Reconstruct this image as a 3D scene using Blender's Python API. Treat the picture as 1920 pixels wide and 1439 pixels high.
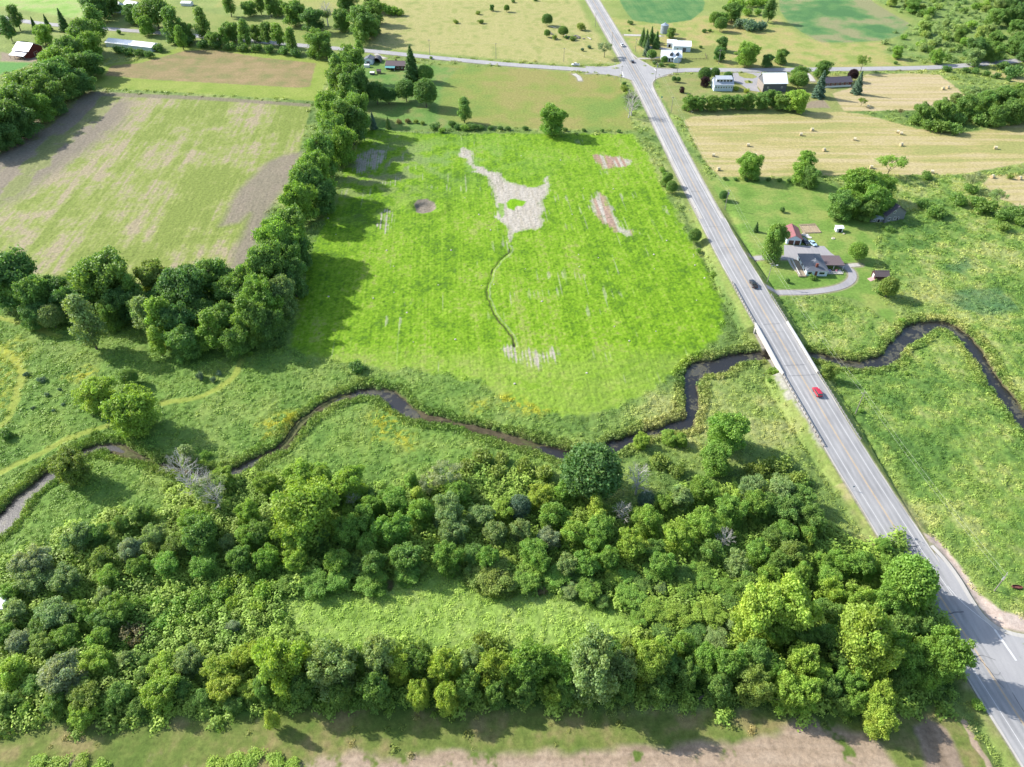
import bpy, math, random
import numpy as np
from mathutils import Vector, Matrix
random.seed(7); RNG = np.random.default_rng(11)
for o in list(bpy.data.objects): bpy.data.objects.remove(o)
scene = bpy.context.scene
COL = scene.collection
# ---------------------------------------------------------------- camera
H = 172.0; F = 1378.0; TH = math.radians(41.04)
ST, CT = math.sin(TH), math.cos(TH)
cam = bpy.data.cameras.new("Camera"); camo = bpy.data.objects.new("Camera", cam); COL.objects.link(camo)
camo.location = (0, 0, H); camo.rotation_euler = (math.pi/2 - TH, 0, 0)
cam.sensor_width = 36; cam.lens = F/1920*36; cam.clip_start = 1; cam.clip_end = 60000
scene.camera = camo
# ---------------------------------------------------------------- light
SUN_EL = math.radians(34); SUN_DIR = (-0.92, 0.39)
n_ = math.hypot(*SUN_DIR); sx_, sy_ = SUN_DIR[0]/n_, SUN_DIR[1]/n_
world = bpy.data.worlds.new("World"); scene.world = world; world.use_nodes = True
wn = world.node_tree; sky = wn.nodes.new('ShaderNodeTexSky'); sky.sky_type = 'NISHITA'; sky.sun_disc = False
sky.sun_elevation = SUN_EL; sky.sun_rotation = math.atan2(sx_, sy_); sky.air_density = 1.2; sky.dust_density = 1.5
wn.links.new(sky.outputs[0], wn.nodes['Background'].inputs[0]); wn.nodes['Background'].inputs[1].default_value = 0.14
sl = bpy.data.lights.new("Sun", 'SUN'); sl.energy = 4.4; sl.angle = math.radians(0.55); sl.color = (1, 0.95, 0.86)
so = bpy.data.objects.new("Sun", sl); COL.objects.link(so)
so.rotation_euler = Vector((-sx_*math.cos(SUN_EL), -sy_*math.cos(SUN_EL), -math.sin(SUN_EL))).to_track_quat('-Z', 'Y').to_euler()
vs = scene.view_settings; vs.view_transform = 'Standard'; vs.look = 'None'; vs.exposure = 1.05; vs.gamma = 1
scene.cycles.max_bounces = 6; scene.cycles.diffuse_bounces = 3; scene.cycles.transmission_bounces = 4
# ---------------------------------------------------------------- helpers
def G(px, py, z=0.0):
    u = (px-960.0)/F; v = (py-719.5)/F
    t = (H-z)/(ST+v*CT)
    return (u*t, (CT-v*ST)*t)
def ppm(py, z=0.0): return F*(ST+(py-719.5)/F*CT)/(H-z)
def lin(c):
    c = np.asarray(c, float)/255.0
    return np.where(c <= 0.04045, c/12.92, ((c+0.055)/1.055)**2.4)
K = 0.5
def C(*c): return lin(c)*K
def sstep(a, b, x):
    t = np.clip((x-a)/(b-a), 0, 1); return t*t*(3-2*t)
def vnoise(x, y, seed=0):
    xi = np.floor(x).astype(np.int64); yi = np.floor(y).astype(np.int64)
    fx = x-xi; fy = y-yi; fx = fx*fx*(3-2*fx); fy = fy*fy*(3-2*fy)
    def h(a, b):
        n = (a*374761393 + b*668265263 + seed*974634777) & 0xffffffff
        n = ((n ^ (n >> 13))*1274126177) & 0xffffffff
        return ((n ^ (n >> 16)) & 0xffffff)/float(0xffffff)
    a = h(xi, yi); b = h(xi+1, yi); c = h(xi, yi+1); d = h(xi+1, yi+1)
    return (a+(b-a)*fx)*(1-fy)+(c+(d-c)*fx)*fy
def fbm(x, y, s, oct=3, seed=0):
    r = 0; a = 1; tot = 0; x = x/s; y = y/s
    for k in range(oct):
        r = r+a*vnoise(x*2**k+k*17.3, y*2**k+k*9.1, seed+k); tot += a; a *= 0.55
    return r/tot
def W(pts, z=0): return np.array([G(a, b, z) for a, b in pts])
def poly_mask(x, y, P, f=1.0):
    """soft mask of world polygon P (feather f metres)"""
    out = np.zeros(x.shape)
    m = 3*f
    s = (x > P[:, 0].min()-m) & (x < P[:, 0].max()+m) & (y > P[:, 1].min()-m) & (y < P[:, 1].max()+m)
    if not s.any(): return out
    qx = x[s]; qy = y[s]; ins = np.zeros(qx.shape, bool); d2 = np.full(qx.shape, 1e18)
    n = len(P)
    for i in range(n):
        x0, y0 = P[i]; x1, y1 = P[(i+1) % n]
        if y0 != y1:
            c = ((y0 > qy) != (y1 > qy)) & (qx < (x1-x0)*(qy-y0)/(y1-y0)+x0)
            ins ^= c
        dx, dy = x1-x0, y1-y0; L = dx*dx+dy*dy+1e-12
        t = np.clip(((qx-x0)*dx+(qy-y0)*dy)/L, 0, 1)
        d2 = np.minimum(d2, (qx-x0-t*dx)**2+(qy-y0-t*dy)**2)
    d = np.sqrt(d2); d = np.where(ins, d, -d)
    out[s] = sstep(-f, f, d); return out
def line_dist(x, y, P, wid=None, m=30):
    """distance to polyline; also interpolated per-vertex value wid"""
    out = np.full(x.shape, 1e3); wv = np.zeros(x.shape)
    for i in range(len(P)-1):
        x0, y0 = P[i]; x1, y1 = P[i+1]
        s = (x > min(x0, x1)-m) & (x < max(x0, x1)+m) & (y > min(y0, y1)-m) & (y < max(y0, y1)+m)
        if not s.any(): continue
        qx = x[s]; qy = y[s]; dx, dy = x1-x0, y1-y0; L = dx*dx+dy*dy+1e-12
        t = np.clip(((qx-x0)*dx+(qy-y0)*dy)/L, 0, 1)
        d = np.sqrt((qx-x0-t*dx)**2+(qy-y0-t*dy)**2)
        o = out[s]; b = d < o; o[b] = d[b]; out[s] = o
        if wid is not None:
            w = wv[s]; w[b] = (wid[i]+(wid[i+1]-wid[i])*t)[b]; wv[s] = w
    return (out, wv) if wid is not None else out
def smooth_poly(pts, n=6):
    """Catmull-Rom through points"""
    P = np.array(pts, float); P = np.vstack([2*P[0]-P[1], P, 2*P[-1]-P[-2]]); out = []
    for i in range(1, len(P)-2):
        for k in range(n):
            t = k/n
            out.append(0.5*((2*P[i])+(-P[i-1]+P[i+1])*t+(2*P[i-1]-5*P[i]+4*P[i+1]-P[i+2])*t*t+(-P[i-1]+3*P[i]-3*P[i+1]+P[i+2])*t**3))
    out.append(P[-2]); return np.array(out)
# ---------------------------------------------------------------- materials
MATS = {}
def mat(name, col, rough=0.7, noise=0.0, nscale=1.0, metal=0.0, spec=0.4, bump=0.0, bscale=2.0):
    if name in MATS: return MATS[name]
    m = bpy.data.materials.new(name); m.use_nodes = True; N = m.node_tree.nodes; L = m.node_tree.links
    b = N['Principled BSDF']; b.inputs['Roughness'].default_value = rough; b.inputs['Metallic'].default_value = metal
    b.inputs['Specular IOR Level'].default_value = spec
    b.inputs['Base Color'].default_value = (*col, 1)
    if noise or bump:
        tc = N.new('ShaderNodeTexCoord'); nz = N.new('ShaderNodeTexNoise'); nz.inputs['Scale'].default_value = nscale; nz.inputs['Detail'].default_value = 4
        L.new(tc.outputs['Object'], nz.inputs['Vector'])
        if noise:
            mr = N.new('ShaderNodeMapRange'); mr.inputs[1].default_value = 0.3; mr.inputs[2].default_value = 0.7
            mr.inputs[3].default_value = 1-noise; mr.inputs[4].default_value = 1+noise
            L.new(nz.outputs['Fac'], mr.inputs[0])
            mx = N.new('ShaderNodeVectorMath'); mx.operation = 'SCALE'; mx.inputs[0].default_value = col
            L.new(mr.outputs[0], mx.inputs['Scale']); L.new(mx.outputs[0], b.inputs['Base Color'])
        if bump:
            bp = N.new('ShaderNodeBump'); bp.inputs['Strength'].default_value = bump
            L.new(nz.outputs['Fac'], bp.inputs['Height']); L.new(bp.outputs[0], b.inputs['Normal'])
    MATS[name] = m; return m
def link_mesh(name, me, m, parent=None, loc=None):
    o = bpy.data.objects.new(name, me); COL.objects.link(o)
    if m is not None and len(me.materials) == 0: me.materials.append(m)
    if parent is not None: o.parent = parent
    if loc is not None: o.location = loc
    return o
def np_mesh(name, V, Fq, attrs=None, smooth=False):
    """fast mesh from numpy verts (n,3), faces (m,k)"""
    V = np.asarray(V, np.float32); Fq = np.asarray(Fq, np.int32); me = bpy.data.meshes.new(name)
    me.vertices.add(len(V)); me.vertices.foreach_set('co', V.ravel())
    k = Fq.shape[1]; me.loops.add(Fq.size); me.loops.foreach_set('vertex_index', Fq.ravel())
    me.polygons.add(len(Fq)); me.polygons.foreach_set('loop_start', np.arange(0, Fq.size, k, dtype=np.int32))
    me.polygons.foreach_set('loop_total', np.full(len(Fq), k, np.int32))
    if smooth: me.polygons.foreach_set('use_smooth', np.ones(len(Fq), bool))
    me.update(calc_edges=True)
    for an, (ty, data) in (attrs or {}).items():
        a = me.attributes.new(an, ty, 'POINT')
        a.data.foreach_set('color' if ty == 'FLOAT_COLOR' else 'value', np.asarray(data, np.float32).ravel())
    return me
def tag(o, label, cat, group=None):
    o['label'] = label; o['category'] = cat
    if group: o['group'] = group
    return o
def struct(o, kind='structure'): o['kind'] = kind; return o
def thing(name, label, cat, loc=(0, 0, 0), rz=0, group=None):
    o = bpy.data.objects.new(name, None); COL.objects.link(o); o.location = loc; o.rotation_euler = (0, 0, rz)
    o.empty_display_size = 0.5
    return tag(o, label, cat, group)
class MB:
    def __init__(s): s.v = []; s.f = []
    def add(s, V, Fs):
        b = len(s.v); s.v += [tuple(p) for p in V]; s.f += [tuple(i+b for i in f) for f in Fs]; return s
    def box(s, x0, x1, y0, y1, z0, z1):
        return s.add([(x0, y0, z0), (x1, y0, z0), (x1, y1, z0), (x0, y1, z0), (x0, y0, z1), (x1, y0, z1), (x1, y1, z1), (x0, y1, z1)],
                     [(3, 2, 1, 0), (4, 5, 6, 7), (0, 1, 5, 4), (1, 2, 6, 5), (2, 3, 7, 6), (3, 0, 4, 7)])
    def tube(s, p0, p1, r0, r1=None, n=8, cap=True):
        r1 = r0 if r1 is None else r1; p0 = Vector(p0); p1 = Vector(p1); d = (p1-p0)
        if d.length < 1e-6: return s
        q = d.to_track_quat('Z', 'Y'); V = []
        for p, r in ((p0, r0), (p1, r1)):
            for k in range(n):
                a = 2*math.pi*k/n; V.append(p+q @ Vector((r*math.cos(a), r*math.sin(a), 0)))
        Fs = [(k, (k+1) % n, n+(k+1) % n, n+k) for k in range(n)]
        if cap: Fs += [tuple(range(n-1, -1, -1)), tuple(range(n, 2*n))]
        return s.add(V, Fs)
    def prism(s, outline, axis, a0, a1):
        """outline: list of 2D points; extruded along axis ('x' -> outline is (y,z), 'y' -> (x,z), 'z' -> (x,y))"""
        n = len(outline); f = {'x': lambda p, a: (a, p[0], p[1]), 'y': lambda p, a: (p[0], a, p[1]), 'z': lambda p, a: (p[0], p[1], a)}[axis]
        V = [f(p, a0) for p in outline]+[f(p, a1) for p in outline]
        return s.add(V, [tuple(range(n)), tuple(range(2*n-1, n-1, -1))]+[(k, n+k, n+(k+1) % n, (k+1) % n) for k in range(n)])
    def build(s, name, m, parent=None, bevel=0, smooth=False):
        me = bpy.data.meshes.new(name); me.from_pydata(s.v, [], s.f); me.validate(); me.update()
        if smooth: me.polygons.foreach_set('use_smooth', [True]*len(me.polygons))
        import bmesh
        bm = bmesh.new(); bm.from_mesh(me); bmesh.ops.recalc_face_normals(bm, faces=bm.faces)
        if bevel: bmesh.ops.bevel(bm, geom=bm.edges[:], offset=bevel, segments=1, affect='EDGES')
        bm.to_mesh(me); bm.free()
        return link_mesh(name, me, m, parent)
def copy_tree(o, parent=None):
    c = o.copy(); COL.objects.link(c); c.parent = parent
    for ch in list(o.children): copy_tree(ch, c)
    return c
ORD = ['first', 'second', 'third', 'fourth', 'fifth', 'sixth', 'seventh', 'eighth', 'ninth', 'tenth', 'eleventh', 'twelfth', 'thirteenth', 'fourteenth', 'fifteenth', 'sixteenth', 'seventeenth', 'eighteenth', 'nineteenth', 'twentieth',
       'twenty-first', 'twenty-second', 'twenty-third', 'twenty-fourth', 'twenty-fifth', 'twenty-sixth', 'twenty-seventh', 'twenty-eighth', 'twenty-ninth', 'thirtieth']+['thirty-'+q for q in ('first', 'second', 'third', 'fourth', 'fifth', 'sixth', 'seventh', 'eighth', 'ninth')]
# ================================================================ layout (measured points of the plan, turned into metres by G)
def zroad(y):
    return 0.2+2.9*sstep(120, 190, y)*(1-sstep(250, 345, y))
_c = [(1044, -110), (1076, -58), (1111, 0), (1157, 78), (1205, 160), (1245, 238), (1286.5, 320), (1329, 400), (1372, 480), (1418, 560), (1465, 640), (1511, 720), (1559, 800), (1608, 880), (1659, 960), (1708, 1037), (1757.5, 1111), (1808, 1188), (1868, 1280), (1939, 1389), (2010, 1500), (2090, 1625)]
RC = []
for a, b in _c:
    z = 1.5
    for _ in range(12):
        q = G(a, b, z); z = float(zroad(q[1]))
    RC.append(q)
RC = smooth_poly(RC, 8)
RC = RC[np.argsort(RC[:, 1])]                       # south -> north
_far = RC[-1]+(RC[-1]-RC[-30])/np.linalg.norm(RC[-1]-RC[-30])*np.linspace(60, 2500, 12)[:, None]
RC = np.vstack([RC, _far])
RCN = np.gradient(RC, axis=0); RCN = RCN/np.linalg.norm(RCN, axis=1)[:, None]; RCN = np.stack([RCN[:, 1], -RCN[:, 0]], 1)   # right-hand normal (east)
RSL = np.concatenate([[0], np.cumsum(np.linalg.norm(np.diff(RC, axis=0), axis=1))])
def road_at(yy, off=0.0):
    x = np.interp(yy, RC[:, 1], RC[:, 0]); nx = np.interp(yy, RC[:, 1], RCN[:, 0]); ny = np.interp(yy, RC[:, 1], RCN[:, 1])
    return x+nx*off, yy+ny*off
def yat(py, z=3.0): return G(1400, py, z)[1]
BR0, BR1 = yat(697), yat(612)                         # bridge span along y
RIV = smooth_poly([G(a, b, -1) for a, b in [(-160, 1150), (-70, 1050), (2, 985), (42, 935), (92, 896), (132, 868), (165, 846), (200, 838), (238, 850), (290, 868), (345, 884), (385, 896), (425, 892), (465, 872), (505, 852), (535, 832), (560, 800), (605, 765), (650, 744), (700, 737), (738, 748), (760, 772), (800, 785), (840, 792), (890, 806), (950, 824), (1005, 838), (1050, 853), (1080, 862), (1125, 855), (1160, 834), (1205, 817), (1245, 807), (1288, 794), (1296, 760), (1293, 722), (1308, 692), (1345, 688), (1385, 673), (1430, 668), (1480, 665), (1540, 671), (1575, 681), (1625, 686), (1665, 671), (1693, 640), (1725, 616), (1760, 611), (1792, 622), (1822, 652), (1847, 687), (1872, 727), (1902, 768), (1960, 835), (2060, 930)]], 4)
RIVW0 = [9, 8, 7.0, 6.5, 5.5, 4, 4.5, 5, 3.6, 2.6, 3.6, 5.0, 4.4, 3.2, 3.4, 3.4, 4, 4, 4.2, 6.0, 8.2, 6.0, 3.0, 2.6, 3, 3.5, 5, 5.5, 5, 4, 5.0, 5, 5, 5.5, 6, 7, 9.5, 11.0, 7, 6, 6, 5.5, 5.5, 7, 7.5, 8, 9, 8, 7, 7.5, 7, 7, 7, 7, 7]
RIVW = np.interp(np.linspace(0, len(RIVW0)-1, len(RIV)), range(len(RIVW0)), RIVW0)*.7-.2
WATER_Z = -1.15
_mud = [0, 0, 0, .1, .1, .1, .2, .3, .7, 1, .8, .1, 0, .3, .6, .7, .8, .8, .5, .15, 0, .1, .9, 1, 1, .9, .5, .15, .1, .2, .3, .2, .25, .3, .3, .4, .3, .2, .3, .4, .3, .1, .1, .1, .2, .2, .3, .3, .3, .3, .4, .4, .4, .4, .4]
RIVM = np.interp(np.linspace(0, len(_mud)-1, len(RIV)), range(len(_mud)), _mud)
_r2 = None
def river(x, y):
    d, w = line_dist(x, y, RIV, RIVW, 26)
    return d-w/2+(fbm(x, y, 6, 3, 31)-0.5)*3.2        # <0 in the channel
def base_z(x, y):
    z = (fbm(x, y, 60, 2, 5)-0.5)*0.08
    r = river(x, y)
    z = z*sstep(2, 14, r)
    z = z-2.3*(1-sstep(-1.6, 1.5, r))-0.5*(1-sstep(-3, 10, r))
    _, md = line_dist(x, y, RIV, RIVM, 26); z = z+(md*2.1+.25)*sstep(.75, .45, md*-.45+fbm(x, y, 4, 3, 37)*.9+.1+np.clip(-r-1.2, 0, 1.4)*.22)*(1-sstep(-1.0, .6, r))
    return z, r
def terrain(x, y):
    x = np.atleast_1d(np.asarray(x, float)); y = np.atleast_1d(np.asarray(y, float))
    z, r = base_z(x, y)
    d = line_dist(x, y, RC, None, 40); zr = zroad(y)
    flat = 1-sstep(9, 20, d); z = z*(1-flat*(r > 3))
    cut = sstep(BR0-0.5, BR0+0.8, y)*(1-sstep(BR1-0.8, BR1+0.5, y))
    emb = zr-0.22-np.maximum(0, d-7.0)*0.55
    emb = np.where(d < 40, emb, -9)*(1-cut)-9*cut
    z = np.maximum(z, np.where(emb > 0.02, emb, -9))
    z = np.where((d < 6.5) & (cut < 0.5), zr-0.22, z)
    z = z-0.6*np.exp(-((d-10.5)/1.8)**2)*(emb < 0.4)*(y < 330)*(cut < 0.1)*(r > 6)
    # small sunken pit in the crop
    px, py = G(797, 389); q = np.sqrt(((x-px)/5.6)**2+((y-py)/5.0)**2)
    z = z-1.3*(1-sstep(0.6, 1.15, q))+0.7*np.exp(-((q-1.7)/0.5)**2)
    return z
def tz(x, y): return float(terrain(x, y)[0])

POLY = {k: W(v) for k, v in dict(
 main=[(690, 243), (760, 248), (860, 252), (1000, 250), (1188, 252), (1213, 290), (1243, 350), (1268, 400), (1297, 450), (1325, 505), (1350, 560), (1358, 600), (1350, 630), (1325, 655), (1290, 680), (1245, 712), (1190, 745), (1130, 770), (1060, 780), (1000, 768), (950, 745), (900, 715), (850, 702), (780, 694), (700, 688), (600, 672), (545, 650), (560, 560), (590, 450), (640, 360), (650, 300)],
 bareY=[(861, 283), (872, 275), (888, 284), (889, 305), (896, 310), (909, 313), (918, 321), (931, 319), (942, 327), (951, 339), (970, 347), (992, 350), (1011, 350), (1014, 341), (1025, 332), (1028, 320), (1031, 338), (1028, 352), (1029, 368), (1021, 375), (1020, 399), (1020, 420), (1010, 429), (987, 434), (970, 439), (961, 449), (958, 470), (953, 455), (950, 432), (938, 420), (930, 409), (928, 385), (924, 364), (917, 343), (906, 331), (887, 325), (883, 311), (871, 299), (861, 295)],
 isl=[(949, 381), (957, 374), (966, 373), (987, 379), (980, 387), (970, 386), (963, 395), (952, 390)],
 isl2=[(934, 381), (946, 382), (946, 403), (940, 411), (935, 400)],
 bare3=[(1104, 375), (1116, 362), (1130, 354), (1140, 372), (1152, 396), (1168, 424), (1206, 440), (1180, 442), (1150, 434), (1126, 420), (1108, 396)],
 bare4=[(1103, 290), (1125, 286), (1160, 292), (1192, 303), (1182, 320), (1155, 318), (1125, 321)],
 bare5=[(1238, 385), (1250, 382), (1276, 425), (1266, 428)],
 bare6=[(698, 425), (705, 400), (722, 380), (745, 395), (748, 425), (735, 442), (712, 445)],
 bare7=[(700, 342), (725, 326), (770, 325), (762, 345), (735, 352), (705, 352)],
 bare8=[(905, 655), (935, 640), (965, 630), (985, 645), (1010, 648), (1035, 636), (1055, 640), (1070, 662), (1050, 690), (1025, 700), (1008, 712), (985, 705), (960, 686), (935, 675)],
 bare9=[(660, 290), (700, 275), (735, 280), (735, 300), (715, 318), (680, 330), (652, 330)],
 pit=[(776, 384), (783, 377), (800, 375), (815, 381), (818, 389), (808, 399), (792, 403), (780, 399), (780, 391)],
 left=[(168, 173), (380, 182), (584, 196), (562, 280), (540, 330), (505, 380), (480, 430), (440, 520), (300, 540), (200, 530), (40, 510), (0, 498), (-150, 490), (-260, 420), (-150, 365), (0, 266), (100, 205)],
 leftgreyA=[(-260, 420), (-150, 350), (0, 262), (95, 203), (170, 170), (245, 192), (238, 225), (195, 262), (150, 292), (100, 330), (50, 362), (0, 388), (-80, 420), (-160, 450)],
 leftgreyB=[(566, 285), (530, 292), (500, 305), (470, 335), (445, 358), (412, 425), (450, 418), (470, 400), (455, 440), (436, 470), (424, 530), (460, 520), (500, 400), (545, 340)],
 leftgreyC=[(168, 172), (380, 181), (584, 195), (582, 201), (380, 188), (180, 180)],
 brownborder=[(172, 135), (215, 118), (262, 113), (340, 88), (400, 84), (480, 95), (560, 108), (634, 118), (612, 150), (594, 190), (400, 178), (200, 166), (150, 155)],
 brown=[(198, 142), (207, 124), (265, 118), (300, 108), (345, 96), (400, 93), (480, 107), (592, 119), (582, 163), (560, 165), (400, 156), (290, 150)],
 farmlawn=[(665, 108), (860, 128), (830, 160), (822, 215), (860, 240), (700, 245), (660, 260), (650, 180)],
 midgold=[(825, 120), (1000, 130), (1160, 145), (1175, 200), (1190, 246), (1000, 242), (870, 232), (815, 222), (800, 190), (812, 150)],
 upgold=[(690, 88), (700, 30), (640, -20), (560, -80), (900, -160), (1030, -140), (1070, -20), (1110, 50), (1160, 118), (1060, 122), (900, 108)],
 upleft=[(-300, 10), (0, 12), (160, 38), (200, -10), (160, -120), (-300, -120)],
 upleft2=[(240, -10), (330, 10), (420, 30), (540, 45), (640, 60), (640, 82), (500, 70), (310, 55), (250, 35)],
 topgrass=[(300, -60), (420, -5), (400, 15), (560, 5), (640, 40), (700, 60), (700, -60), (600, -140), (300, -140)],
 soyA=[(1142, -40), (1168, 14), (1186, 38), (1240, 46), (1296, 38), (1318, 20), (1322, 5), (1310, -12), (1330, -40), (1240, -90)],
 soyB=[(1458, -30), (1462, 20), (1478, 42), (1505, 62), (1540, 80), (1590, 80), (1660, 76), (1690, 66), (1708, 46), (1680, 30), (1640, 6), (1600, -30), (1540, -60)],
 goldR=[(1135, 30), (1190, 40), (1320, 30), (1460, 30), (1500, 70), (1560, 84), (1690, 78), (1680, 110), (1760, 122), (1600, 127), (1450, 129), (1250, 129), (1205, 110), (1165, 60)],
 bigfarlawn=[(1200, 95), (1340, 85), (1345, 124), (1250, 129), (1215, 118)],
 lawnR=[(1232, 150), (1260, 140), (1400, 138), (1560, 140), (1640, 137), (1625, 165), (1590, 168), (1560, 178), (1585, 210), (1290, 225), (1262, 215), (1245, 190)],
 hayA=[(1283, 226), (1300, 219), (1400, 216), (1580, 210), (1625, 216), (1720, 242), (1800, 250), (1880, 238), (1920, 222), (2150, 190), (2150, 300), (1920, 306), (1800, 328), (1700, 328), (1500, 331), (1350, 332), (1325, 310), (1300, 265)],
 hayB=[(1560, 176), (1590, 167), (1625, 140), (1700, 138), (1760, 140), (1798, 168), (1808, 180), (1730, 207), (1650, 208), (1583, 209)],
 hayC=[(1842, 345), (1855, 331), (1920, 328), (2100, 318), (2100, 400), (1920, 391), (1870, 372)],
 hayD=[(1855, 131), (1900, 142), (1960, 155), (1960, 165), (1900, 152), (1862, 140)],
 lawn=[(1322, 336), (1480, 338), (1560, 345), (1606, 380), (1642, 420), (1643, 480), (1634, 540), (1650, 560), (1694, 602), (1682, 612), (1636, 582), (1600, 560), (1560, 555), (1470, 554), (1442, 546), (1400, 478), (1350, 392)],
 marsh=[(1455, 560), (1560, 562), (1640, 590), (1700, 600), (1740, 590), (1650, 500), (1650, 430), (1700, 330), (1860, 330), (2200, 340), (2300, 1200), (1930, 1165), (1860, 1110), (1760, 985), (1620, 815), (1520, 680)],
 dirt=[(-300, 1465), (-60, 1455), (30, 1440), (100, 1436), (180, 1425), (240, 1408), (300, 1410), (340, 1424), (370, 1450), (430, 1460), (520, 1446), (600, 1420), (660, 1414), (760, 1418), (880, 1412), (1000, 1416), (1100, 1406), (1180, 1398), (1300, 1392), (1400, 1384), (1450, 1380), (1470, 1358), (1500, 1342), (1540, 1358), (1620, 1368), (1655, 1395), (1690, 1450), (1720, 1700), (-400, 1700)],
 till=[(1712, 1362), (1740, 1348), (1775, 1368), (1810, 1445), (1840, 1520), (1750, 1520), (1728, 1400)],
 mown=[(-300, 1360), (0, 1358), (120, 1352), (300, 1345), (420, 1338), (600, 1322), (800, 1330), (1000, 1322), (1200, 1335), (1400, 1328), (1500, 1332), (1620, 1345), (1760, 1330), (1800, 1345), (1880, 1460), (1960, 1600), (1700, 1640), (-300, 1560)],
 clearing=[(515, 1125), (570, 1100), (680, 1098), (740, 1075), (790, 1058), (850, 1062), (900, 1090), (970, 1098), (1060, 1120), (1130, 1125), (1185, 1145), (1195, 1185), (1150, 1215), (1020, 1225), (900, 1220), (780, 1215), (680, 1212), (600, 1222), (560, 1205), (520, 1165)],
 vines=[(240, 1110), (300, 1090), (340, 1110), (420, 1085), (520, 1080), (500, 1130), (430, 1160), (370, 1190), (330, 1200), (280, 1200), (250, 1160)],
 yel1=[(692, 778), (715, 772), (745, 778), (758, 800), (775, 818), (772, 845), (755, 835), (735, 815), (708, 830), (703, 800)],
 yel2=[(480, 800), (505, 785), (545, 770), (560, 780), (530, 805), (495, 820)],
 yel3=[(935, 742), (960, 742), (1000, 758), (1030, 770), (1010, 780), (960, 770), (935, 755)],
 yel4=[(-20, 650), (40, 630), (60, 655), (30, 700), (20, 760), (-20, 790)],
 yel5=[(878, 755), (905, 752), (910, 770), (885, 772)], yel6=[(120, 705), (160, 690), (190, 700), (150, 715)],
 woods=[(-300, 1060), (-60, 1060), (40, 1040), (120, 1000), (220, 960), (300, 960), (330, 900), (420, 900), (470, 890), (560, 890), (640, 905), (700, 925), (800, 905), (870, 880), (960, 890), (1060, 910), (1110, 950), (1200, 960), (1290, 930), (1350, 920), (1430, 900), (1490, 910), (1520, 960), (1560, 1000), (1600, 1020), (1680, 1020), (1740, 1130), (1790, 1230), (1800, 1300), (1760, 1320), (1640, 1330), (1500, 1330), (1200, 1320), (900, 1318), (600, 1318), (400, 1335), (200, 1350), (0, 1358), (-300, 1360)],
 darkmarsh=[(1770, 560), (1800, 545), (1870, 540), (1915, 580), (1880, 590), (1810, 585)],
 darkmarsh2=[(1770, 500), (1810, 480), (1830, 495), (1800, 515)],
 pale1=[(1700, 520), (1760, 530), (1800, 560), (1750, 575), (1705, 555)], pale2=[(1830, 455), (1900, 470), (1920, 500), (1850, 485)],
 gravelB=[(1732, 1000), (1758, 1006), (1800, 1058), (1838, 1112), (1878, 1145), (1930, 1160), (2100, 1180), (2100, 1215), (1920, 1205), (1872, 1190), (1820, 1140)],
 farscrub=[(1655, 100), (1690, 60), (1720, 40), (1620, -10), (1640, -90), (2300, -120), (2300, 120), (1880, 118), (1760, 116)],
 garden=[(1497, 421), (1528, 419), (1541, 437), (1505, 440)],
 gardenR=[(1500, 203), (1520, 190), (1545, 188), (1557, 203)],
 yardL=[(0, 98), (70, 108), (80, 118), (0, 115)],
 greenL=[(-60, 115), (60, 118), (40, 130), (0, 140), (-60, 140)],
).items()}
PATHS = [([(-60, 930), (0, 888), (60, 858), (130, 822), (208, 797)], 2.6), ([(303, 757), (370, 745), (420, 722), (442, 700), (452, 676)], 2.6), ([(-20, 810), (12, 790), (30, 745), (42, 705), (34, 680), (0, 655)], 2.8), ([(-40, 590), (0, 596), (60, 612), (110, 632)], 2.5)]
CREEK = W([(957, 466), (951, 478), (937, 488), (925, 505), (918, 525), (912, 545), (914, 562), (922, 580), (933, 600), (948, 615), (958, 632), (966, 650)])
ROWDIR = np.array([-0.0775, 0.997])
RIBBONS = []     # smooth strips (driveways, side roads): filled below, painted smooth under them
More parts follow.
